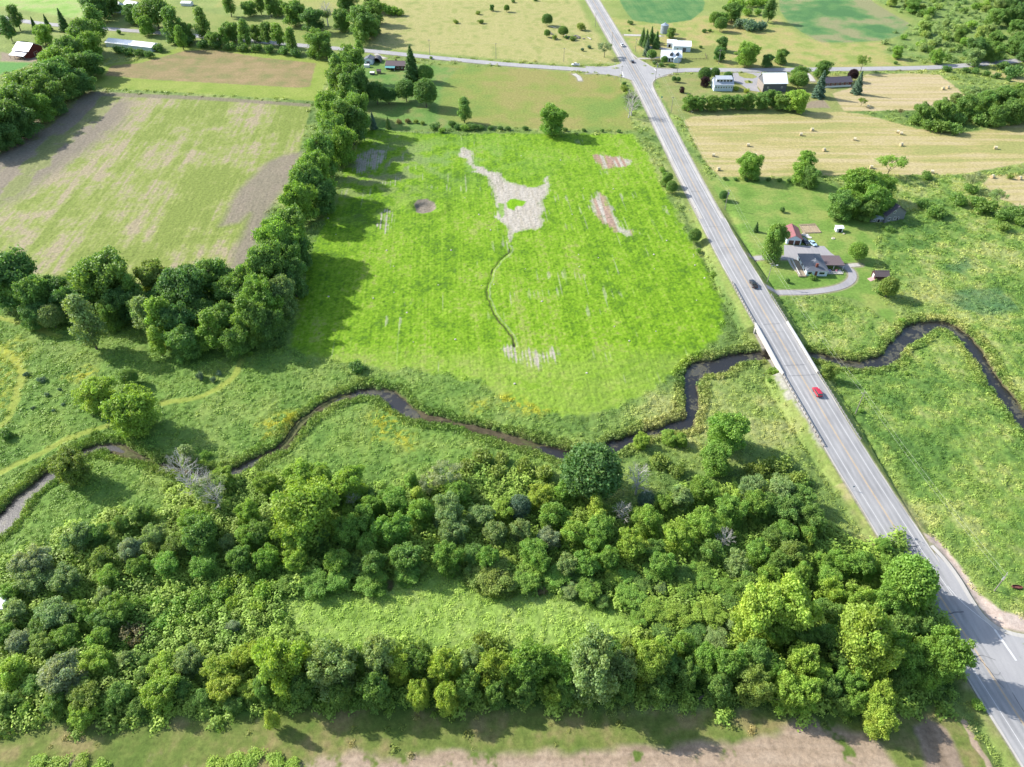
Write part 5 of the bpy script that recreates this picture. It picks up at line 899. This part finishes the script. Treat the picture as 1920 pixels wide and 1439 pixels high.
# raised garden and odds and ends by the garage
gx_, gy_ = G(1519, 430); g = tz(gx_, gy_); t = thing('garden_bed', 'timber edged vegetable garden with bare tan soil beside the garage', 'garden bed', (gx_, gy_, g), .05)
MB().box(-3.7, 3.7, -3.6, 3.2, 0, .16).build('soil', mat('garden_soil', tuple(C(196, 176, 144)), .95, .25, 1.5), t)
for a in ((-3.9, 3.9, -3.8, -3.6), (-3.9, 3.9, 3.2, 3.4)): MB().box(*a, 0, .34).build('edging', WOOD, t)
for a in (-3.9, 3.7, -.1): MB().box(a, a+.2, -3.59, 3.19, 0, .33).build('edging', WOOD, t)
rj = random.Random(4)
for k, (a, b, nm, lb, cl) in enumerate([(1506, 441, 'lumber_pile', 'stack of pale boards between garage and garden bed', (.5, .45, .38)), (1512, 443, 'lumber_pile', 'jumbled heap of grey and white lumber beside the garden bed', (.55, .55, .55)), (1517, 446, 'lumber_pile', 'small pile of whitish planks nearest the parked cars', (.6, .58, .55)), (1562, 448, 'planter', 'pale stone planter ring on the lawn below the white shed', (.55, .53, .48)), (1582, 439, 'planter', 'small pale tub just below the white shed', (.5, .48, .42)), (1510, 134, 'lumber_pile', 'x', (.5, .5, .5))][:5]):
    gx_, gy_ = G(a, b); t = thing(nm, lb, nm.replace('_', ' '), (gx_, gy_, tz(gx_, gy_)), rj.random()*3); mm = mat('junk%d' % k, cl, .8, .2, 3)
    if nm == 'lumber_pile':
        for q in range(6): MB().box(-1.2+.3*rj.random(), 1.1+.4*rj.random(), -.7+q*.24, -.5+q*.24, 0, .2+.25*rj.random()).build('board', mm, t)
    else:
        MB().tube((0, 0, 0), (0, 0, .35), .75 if k == 3 else .45, n=14).build('rim', mm, t); MB().tube((0, 0, .3), (0, 0, .37), .55 if k == 3 else .33, n=12).build('soil', MATS['garden_soil'], t)
# ================================================================ bridge and guard rails
def rx(y, off): return road_at(y, off)
def strip_solid(name, y0, y1, o0, o1, z0, z1, m, parent=None, n=12):
    V = []; Fs = []
    ys = np.linspace(y0, y1, n)
    for y in ys:
        zz = float(zroad(y))
        for o, z in ((o0, z0), (o1, z0), (o1, z1), (o0, z1)): X, Y = rx(y, o); V.append((X, Y, zz+z))
    for k in range(n-1):
        for q in range(4): Fs.append((4*k+q, 4*k+(q+1) % 4, 4*k+4+(q+1) % 4, 4*k+4+q))
    Fs += [(3, 2, 1, 0), (4*n-4, 4*n-3, 4*n-2, 4*n-1)]; return MB().add(V, Fs).build(name, m, parent)
bt = thing('bridge', 'concrete road bridge over the dark creek', 'bridge', (0, 0, 0)); BC = mat('bridge_concrete', tuple(C(232, 230, 224)), .8, .08, .6)
strip_solid('deck', BR0-1, BR1+1, -6.5, 6.5, -.9, -.08, BC, bt)
for s in (-1, 1):
    pr_ = strip_solid('parapet', BR0-1.5, BR1+1.5, s*6.08, s*6.5, -.075, .75, BC, bt); strip_solid('girder', BR0-.5, BR1+.5, s*5.3, s*6.1, -2.1, -.905, BC, bt)
    strip_solid('coping', BR0-1.5, BR1+1.5, s*6.02, s*6.58, .755, .86, BC, pr_)
for s in (-1, 1): strip_solid('handrail', BR0, BR1, s*6.24, s*6.34, 1.15, 1.22, GALV, bt)
for y in (BR0-.6, BR1-.6+.4):
    V = []; zt = float(zroad(y))-.95
    for dy in (0, 1.2):
        for o in (-6.7, 6.7): X, Y = rx(y+dy, o); V += [(X, Y, -3), (X, Y, zt)]
    MB().add(V, [(0, 2, 3, 1), (4, 5, 7, 6), (0, 1, 5, 4), (2, 6, 7, 3), (1, 3, 7, 5), (0, 4, 6, 2)]).build('abutment', BC, bt)
for s in (-1, 1):
    for y0, y1 in ((BR0-4.5, BR0-.7), (BR1+.7, BR1+4.5)):
        V = []
        for y, top in ((y0, .0), (y1, .0)):
            zt = float(zroad(y))-.25
            for o in (s*6.3, s*6.75): X, Y = rx(y, o); V += [(X, Y, -1.6), (X, Y, zt)]
        MB().add(V, [(0, 2, 3, 1), (4, 5, 7, 6), (0, 1, 5, 4), (2, 6, 7, 3), (1, 3, 7, 5), (0, 4, 6, 2)]).build('wing_wall', BC, bt)
RAIL = mat('guardrail_steel', tuple(C(176, 178, 184)), .45, .08, 3, metal=.4); POSTM = mat('guardrail_post', tuple(C(206, 196, 180)), .8)
def guard(label, ya, yb, off):
    m0 = (ya+yb)/2; t = thing('guardrail', label, 'guardrail', (0, 0, 0)); strip_solid('rail', ya, yb, off-.04, off+.04, .42, .78, RAIL, t, 24)
    n = int(abs(yb-ya)/1.95); me = None; s = 1 if off > 0 else -1
    for k in range(n+1):
        y = ya+(yb-ya)*k/n; X, Y = rx(y, off+s*.22); zz = float(zroad(y))
        if me is None: po = MB().box(-.1, .1, -.12, .12, -.9, .8).build('post', POSTM, t); me = po.data
        else: po = link_mesh('post', me, None, t)
        po.location = (X, Y, zz)
guard('steel guardrail on the field side north of the bridge', BR1+1.6, yat(530), -6.15); guard('steel guardrail on the woodland side south of the bridge', yat(830), BR0-1.6, -6.15)
guard('steel guardrail on the house side between driveway and bridge', BR1+1.6, yat(556), 6.6); guard('steel guardrail on the marsh side south of the bridge', yat(826), BR0-1.6, 6.5)
# ================================================================ vehicles
TYRE = mat('tyre', (.02, .02, .02), .8); RIM = mat('wheel_rim', (.5, .5, .52), .3, metal=.8); LAMP = mat('head_lamp', (.75, .75, .72), .15); TLAMP = mat('tail_lamp', (.4, .02, .02), .3)
def paintm(nm, c, r=.22): m = mat(nm, c, r, spec=.6); m.node_tree.nodes['Principled BSDF'].inputs['Coat Weight'].default_value = .6; return m
def vehicle(kind, name, label, cat, x, y, z, rz, pm):
    t = thing(name, label, cat, (x, y, z), rz)      # faces +y
    w = .92
    if kind == 'car': low = [(-2.25, .35), (2.2, .35), (2.3, .65), (2.15, .85), (1.0, 1.0), (-1.75, 1.05), (-2.25, .95)]; cab = [(1.05, .98), (.35, 1.42), (-1.05, 1.45), (-1.8, 1.03)]; ax = (1.4, -1.35)
    elif kind == 'suv': low = [(-2.3, .4), (2.3, .4), (2.4, .8), (2.2, 1.0), (1.2, 1.1), (-2.3, 1.15)]; cab = [(1.2, 1.08), (.6, 1.68), (-2.0, 1.7), (-2.28, 1.13)]; ax = (1.45, -1.45)
    else: low = [(-2.85, .5), (2.75, .5), (2.85, .9), (2.7, 1.1), (1.35, 1.2), (-2.85, 1.15)]; cab = [(1.4, 1.18), (.75, 1.8), (-.55, 1.82), (-.8, 1.17)]; ax = (1.8, -1.7); w = .98
    body = MB().prism(low, 'x', -w, w).build('body', pm, t, .05)
    gl = MB(); (a0, b0), (a1, b1), (a2, b2), (a3, b3) = cab; k = .78
    gl.add([(-w*.95, a0, b0), (w*.95, a0, b0), (w*k, a1, b1), (-w*k, a1, b1), (-w*k, a2, b2), (w*k, a2, b2), (w*.95, a3, b3), (-w*.95, a3, b3)], [(0, 1, 2, 3), (3, 2, 5, 4), (4, 5, 6, 7), (0, 3, 4, 7), (1, 6, 5, 2), (0, 7, 6, 1)]); gl.build('window', GLASS, t)
    MB().box(-w*k-.02, w*k+.02, a2-.05, a1+.05, b1-.02, b1+.05).build('roof', pm, t, .02)
    for s in (-1, 1):
        MB().add([(s*(w*.95+.01), a0, b0), (s*(w*.95+.01), a0-.1, b0), (s*(w*k+.01), a1-.1, b1), (s*(w*k+.01), a1, b1)], [(0, 1, 2, 3)]).build('pillar', pm, t)
        MB().box(s*w*.62-.18, s*w*.62+.18, low[2][0]-.03 if kind != 'car' else 2.2, low[2][0]+.03, .62, .8).build('headlight', LAMP, t); MB().box(s*w*.8-.12, s*w*.8+.12, -low[0][0]*-1-.04, low[0][0]+.02, .75, .95).build('taillight', TLAMP, t); MB().box(s*w-.0 if s > 0 else -w-.16, w+.16 if s > 0 else -w, .95, 1.15, .98, 1.1).build('mirror', pm, t)
        for a in ax:
            wh = MB().tube((s*(w-.22), a, .34), (s*(w+.02), a, .34), .34, n=18).build('wheel', TYRE, t); MB().tube((s*(w+.02), a, .34), (s*(w+.04), a, .34), .2, n=12).build('rim', RIM, wh)
    if kind == 'pickup':
        MB().box(-w+.14, w-.14, -2.72, -.95, 1.16, 1.17).build('bed_floor', DARK, t)
        for s in (-1, 1): MB().box(s*(w-.06)-.06, s*(w-.06)+.06, -2.85, -.85, 1.15, 1.34).build('bed_side', pm, t)
        MB().box(-w+.02, w-.02, -2.86, -2.76, 1.15, 1.34).build('tailgate', pm, t)
    return t
def on_road(py, off, flip=False):
    y = yat(py, 1.5); 
    for _ in range(5): y = yat(py, float(zroad(y))+.7)
    x0, y0 = road_at(y-1, off); x1, y1 = road_at(y+1, off); a = math.atan2(y1-y0, x1-x0)-math.pi/2; x, y = road_at(y, off); return x, y, float(zroad(y))+.005, a+(math.pi if flip else 0)
vehicle('suv', 'car', 'red car on the road just below the bridge', 'car', *on_road(736, 1.75), paintm('red_paint', (.38, .01, .03)))
vehicle('pickup', 'pickup_truck', 'dark pickup truck on the road above the bridge', 'pickup truck', *on_road(533, 1.75), paintm('black_paint', (.015, .016, .02)))
vehicle('pickup', 'pickup_truck', 'white pickup truck on the main road above the upper crossing', 'pickup truck', *on_road(85, 1.75), paintm('white_paint', (.75, .75, .75)))
vehicle('car', 'car', 'black car entering the upper crossing', 'car', *on_road(115.5, 2.0), MATS['black_paint'])
x, y = G(1079, 124); vehicle('pickup', 'pickup_truck', 'white pickup truck on the side road left of the crossing', 'pickup truck', x, y, .17, math.pi/2-.05, MATS['white_paint'])
x, y = G(1508.5, 456.5); vehicle('suv', 'car', 'dark parked car in the shade right of the garage', 'car', x, y, .1, .25+math.pi, MATS['black_paint'])
x, y = G(1523, 459); vehicle('car', 'car', 'pale blue car parked outermost beside the garage', 'car', x, y, .1, .3+math.pi, paintm('pale_blue_paint', (.35, .5, .62)))
# ================================================================ poles, wires, signs
POLE = mat('weathered_pole', tuple(C(176, 170, 160)), .9, .2, 3.); WIRE = mat('wire', (.42, .44, .40), .5); INS = mat('insulator', (.55, .55, .55), .3)
def upole(px, py, h, label, arm=1.8, extra=None, lean=0, rz=0):
    x, y = G(px, py); g = tz(x, y); x, y = G(px, py, g); t = thing('utility_pole', label, 'utility pole', (x, y, g), rz, 'utility poles'); t.rotation_euler[1] = lean
    MB().tube((0, 0, -.3), (0, 0, h), .17, .11, 9).build('pole', POLE, t)
    if arm:
        ca = MB().box(-arm/2, arm/2, -.07, .07, h-.75, h-.6).build('crossarm', POLE, t)
        for k in (-.45, 0, .45): MB().tube((k*arm, 0, h-.6), (k*arm, 0, h-.38), .05, n=6).build('insulator', INS, ca)
    if extra == 'transformer': MB().tube((.38, 0, h-2.6), (.38, 0, h-1.5), .26, n=12).build('transformer', GALV, t)
    if extra == 'lamp': MB().tube((0, 0, h-1.6), (1.9, -.3, h-1.1), .05, n=6).build('lamp_arm', GALV, t); MB().box(1.7, 2.5, -.5, -.15, h-1.2, h-1.02).build('lamp_head', WHITE, t)
    return (x, y, g+h-.4)
tops = [upole(1191, 98, 9.5, 'wooden utility pole nearest the white farmhouse driveway'), upole(1228, 156, 13, 'tall utility pole at the right corner of the crossing', 2, 'transformer'), upole(1258, 212, 10, 'utility pole beside the dry lawn below the crossing'), upole(1359, 393, 10.5, 'utility pole with white lamp in front of the lawn shrub', 1.8, 'transformer'), upole(1438, 531, 10, 'utility pole with lamp inside the looping driveway', 1.8, 'lamp'), upole(1603, 778, 10.5, 'leaning utility pole on the marsh opposite the red car'), upole(1864, 1109, 7.5, 'utility pole with long white crossarm at the lower right', 3.4, 'transformer', rz=.8)]
left = [upole(1116, 50, 10, 'utility pole on the left verge nearest the top edge'), upole(1147, 84, 9, 'short utility pole by the silvery bush'), upole(1164, 153, 10.5, 'utility pole at the left corner of the crossing')]
cross = [upole(806, 104, 11, 'utility pole right of the tall conifer'), upole(930, 111, 11, 'utility pole midway along the left crossroad'), upole(1057, 116, 9.5, 'utility pole near the white pickup on the side road')]
rgt = [upole(1269, 139, 11, 'utility pole below the white farmhouse lawn'), upole(1347, 121, 10, 'utility pole across the road from the dormered house'), upole(1756, 121, 9, 'utility pole left of the far scrub road end'), upole(1872, 117, 10, 'utility pole at the far right of the crossroad')]
def wires(label, pts, offs=(-.7, .7), r=.013):
    m = MB()
    for o in offs:
        for (x0, y0, z0), (x1, y1, z1) in zip(pts[:-1], pts[1:]):
            L_ = math.hypot(x1-x0, y1-y0); nx, ny = (y1-y0)/L_*o, -(x1-x0)/L_*o; sag = L_*.018; n = 12; pp = [(x0+(x1-x0)*k/n+nx, y0+(y1-y0)*k/n+ny, z0+(z1-z0)*k/n-4*sag*(k/n)*(1-k/n)) for k in range(n+1)]
            for a, b in zip(pp[:-1], pp[1:]): m.tube(a, b, r, n=4, cap=False)
    o = m.build('power_line', WIRE); tag(o, label, 'power line')
wires('overhead wires along the right side of the main road', tops[:1]+tops[1:]); wires('overhead wires along the left verge near the top', left); wires('overhead wires beside the left crossroad', cross+[left[-1]], (0,)); wires('overhead wires beside the right crossroad', [tops[1]]+rgt, (0,))
def road_sign(px, py, label, h=2.2, cl=None, s=.6, shape='rect', off=0):
    x, y = G(px, py, off); g = tz(x, y); t = thing('road_sign', label, 'road sign', (x, y, g), -.1, None); MB().tube((0, 0, -.2), (0, 0, h), .05, n=6).build('post', GALV, t); m = MB()
    m.box(-s/2, s/2, -.03, .0, h-s, h); m.build('sign_panel', cl or GALV, t)
YS_ = mat('sign_yellow', (.75, .55, .05), .5)
road_sign(1597, 922, 'small grey backed road sign on the verge opposite the marsh pole', off=.5); road_sign(1646, 1012, 'small grey backed road sign on the verge above the roadside trees', off=.3); road_sign(1431, 707, 'thin marker post beside the lower bridge end', 1.6, YS_, .3, off=0); road_sign(1304, 394, 'white marker sign at the right road edge by the lawn', 1.3, WHITE, .5, off=.5)
road_sign(1304, 396, 'x', 1.3, WHITE, .5) if False else None
for a, b, lb in ((1345, 394, 'white marker post at the right road edge by the pole'), (1293, 396, 'white marker post at the left road edge'), (1297, 213, 'low white marker post beside the garden row')): road_sign(a, b, lb, 1.2, WHITE, .4)
road_sign(1240, 190, 'green street name sign beside the road below the crossing', 3, mat('sign_green', (.02, .28, .22), .5), .9); road_sign(1153, 123, 'small white sign at the left corner of the crossing', 1.6, WHITE, .5); road_sign(1152, 149, 'low white gate post near the shrubs below the crossing', 1.3, WHITE, .4)
for a, b, lb in ((1392, 467, 'black roadside mailbox where the driveway meets the road'), (1416, 496, 'dark mailbox on the grass inside the driveway loop'), ):
    x, y = G(a, b); t = thing('mailbox', lb, 'mailbox', (x, y, tz(x, y))); MB().box(-.05, .05, -.05, .05, 0, 1.05).build('post', WOOD, t); MB().prism([(-.14, 1.06), (.14, 1.06), (.14, 1.25), (.08, 1.34), (-.08, 1.34), (-.14, 1.25)], 'y', -.28, .28).build('box', DARK, t)
# ================================================================ field things
STRAW = mat('hay', tuple(C(236, 224, 190)*1.2), .95, .15, 4, bump=.4); STRAWE = mat('hay_end', tuple(C(224, 200, 156)*1.1), .95, .2, 6)
bx_, by_ = G(1500, 243); b0 = thing('hay_bale', '', 'hay bale', (0, 0, 0), 0, 'round bales on the mown hay fields')
MB().tube((-.75, 0, .85), (.75, 0, .85), .88, n=22).build('bale', STRAW, b0)
for s in (-1, 1): MB().tube((s*.751, 0, .85), (s*.775, 0, .85), .8, n=20).build('bale_end', STRAWE, b0)
BL = [(1338, 291, 'pale round bale at the left edge of the hay field near the ditch'), (1403, 272, 'round bale in the open left part of the hay field'), (1379, 300, 'x'), (1347, 317, 'round bale nearest the lawn hedge'), (1502, 252, 'left round bale of the pair near the garden row'), (1523, 243, 'round bale just below the dormered house trees'), (1545, 281, 'round bale in the middle front of the hay field'), (1603, 261, 'round bale in the centre of the hay field'), (1684, 247, 'left bale of the close pair by the scrubby strip'), (1690, 250, 'right bale of the close pair by the scrubby strip'), (1690, 271, 'round bale below the close pair'), (1798, 249, 'round bale tight against the scrubby strip'), (1867, 277, 'large round bale at the right end of the hay field'), (1634, 313, 'round bale above the grove of large trees'), (1748, 322, 'round bale above the low bush by the marsh'), (1416, 291, 'round bale above the lawn corner tree'), (1628, 200, 'round bale beside the small leaning tree'), (1768, 166, 'left bale of the pair in the upper hay field'), (1777, 164, 'right bale of the pair in the upper hay field'), (1861, 331, 'round bale in the small hay field at the far right'), (1911, 395, 'round bale at the right edge behind the marsh shrubs'), (1912, 334, 'round bale at the right frame edge of the small hay field')]
fb = True
for a, b, lb in BL:
    if lb == 'x': continue
    o = b0 if fb else copy_tree(b0); fb = False; x, y = G(a, b, .8); o.location = (x, y, tz(x, y)-.03); o['label'] = lb; o.rotation_euler[2] = rj.uniform(-.6, .6)
# field stones lying in the crop
rk = np.random.default_rng(8); st = []
sm = mat('field_stone', tuple(C(226, 220, 208)), .9, .15, 2)
SV = MB(); ico = []
import bmesh
bm = bmesh.new(); bmesh.ops.create_icosphere(bm, subdivisions=1, radius=.5)
for v in bm.verts: v.co *= .8+.35*rj.random(); v.co.z *= .6
sme = bpy.data.meshes.new('field_stone'); bm.to_mesh(sme); bm.free(); sme.materials.append(sm)
for a, b in [(1085, 478), (1122, 484), (1094, 354), (1150, 355), (1086, 501), (1226, 478), (1300, 478), (1301, 481), (1303, 498), (1227, 505), (1306, 564), (1152, 613), (1321, 522), (1016, 566), (926, 534), (903, 536), (822, 535), (763, 587), (775, 642), (738, 500), (739, 549), (630, 440), (616, 557), (615, 410), (898, 403), (1051, 301), (977, 293), (872, 372), (854, 637), (1073, 403), (920, 432), (1250, 452), (1180, 640), (1230, 622), (1100, 700), (965, 720), (700, 560), (725, 470), (846, 470), (985, 505)]:
    x, y = G(a, b); o = bpy.data.objects.new('field_stone', sme); COL.objects.link(o); s = .5+.5*rj.random(); o.scale = (s, s, s); o.rotation_euler[2] = rj.random()*6; o.location = (x, y, tz(x, y)+.12)
    tag(o, 'small pale stone lying loose in the lime-green crop field', 'stone', 'pale stones scattered in the lime-green crop')
# rusty feeder ring at the lower right
x, y = G(1905.5, 1103); t = thing('feeder_trough', 'rusty oval feeder trough lying in the grass by the white crossarm pole', 'trough', (x, y, tz(x, y)+.35), -.15); RUST = mat('rusty_steel', (.13, .045, .04), .8, .3, 4)
V = []; n = 28
for k in range(n):
    a = 2*math.pi*k/n
    for rr_k, zz in ((1, 0), (1, .45), (.92, .45), (.92, .05)): V.append((1.4*math.cos(a)*rr_k, .55*math.sin(a)*rr_k, zz))
MB().add(V, [(4*k+q, 4*((k+1) % n)+q, 4*((k+1) % n)+(q+1) % 4, 4*k+(q+1) % 4) for k in range(n) for q in range(4)]).build('rim', RUST, t); MB().add([(1.28*math.cos(2*math.pi*k/n), .5*math.sin(2*math.pi*k/n), .06) for k in range(n)], [tuple(range(n))]).build('floor', RUST, t)
# fallen log in the wood edge
x, y = G(1322, 1304); t = thing('fallen_log', 'dark fallen log lying at the edge of the wood near the dirt', 'log', (x, y, tz(x, y)+.25), .55); MB().tube((-2.2, 0, .1), (2.3, 0, .2), .32, .22, 10).build('trunk', BARK, t); MB().tube((.4, 0, .3), (1.4, .9, .7), .1, .05, 6).build('branch', BARK, t)
# fence behind the field, farm yard bits
FP = mat('fence_wood', tuple(C(120, 110, 96)), .9, .2, 3.)
def fence(label, pts, sp=3.2, h=1.15, rails=0):
    P = W(pts); seg = np.concatenate([[0], np.cumsum(np.linalg.norm(np.diff(P, axis=0), axis=1))]); n = max(2, int(seg[-1]/sp)); t = thing('fence', label, 'fence', (0, 0, 0)); me = None; pr = None
    wr = MB()
    for k in range(n+1):
        s = seg[-1]*k/n; x = float(np.interp(s, seg, P[:, 0])); y = float(np.interp(s, seg, P[:, 1])); z = tz(x, y)
        if me is None: po = MB().box(-.07, .07, -.07, .07, -.2, h).build('post', FP, t); me = po.data
        else: po = link_mesh('post', me, None, t)
        po.location = (x, y, z)
        if pr:
            for zz in (.45, .85, 1.1)[-(rails or 3):]: wr.tube((pr[0], pr[1], pr[2]+zz), (x, y, z+zz), .05 if rails else .02, n=4, cap=False)
        pr = (x, y, z)
    wr.build('rail' if rails else 'fence_wire', FP if rails else WIRE, t)
fence('post and wire fence behind the lime-green field', [(742, 249), (768, 250), (800, 252), (815, 251)], 3); fence('dark board fence of the white farmhouse garden', [(1278, 111), (1300, 113), (1325, 112), (1322, 103)], 2.5, 1.4, 3)
fence('garden fence running from the dormered house to the barn', [(1430, 166), (1422, 152)], 2, 1.2, 2)
# deadfall along the upper pasture
for a, b, lb, rz in ((1060, 67, 'bleached fallen trunk among the pasture rocks', 1.9), (1104, 73, 'short bleached trunk near the silvery bush', 2.1), (1036, 52, 'bleached trunk lying below the dark pasture tree', 2.4)):
    x, y = G(a, b); t = thing('fallen_log', lb, 'log', (x, y, tz(x, y)+.3), rz); MB().tube((-3, 0, .1), (3, 0, .3), .4, .2, 8).build('trunk', DEADB, t); MB().tube((1, 0, .3), (2.4, 1.2, 1.0), .12, .05, 6).build('branch', DEADB, t)
sr = mat('boulder', tuple(C(140, 136, 128)), .95, .25, 2.)
for k in range(16):
    a, b = rj.choice([(1020+rj.random()*22, 58+rj.random()*12), (1058+rj.random()*40, 68+rj.random()*7)]); x, y = G(a, b); o = bpy.data.objects.new('boulder', sme.copy()); o.data.materials[0] = sr; COL.objects.link(o); s = 1.5+rj.random()*2; o.scale = (s, s*.8, s*.8); o.rotation_euler[2] = rj.random()*6; o.location = (x, y, tz(x, y)+.2)
    tag(o, 'grey boulder in the rough rock piles of the upper pasture', 'boulder', 'grey boulders in the upper pasture')
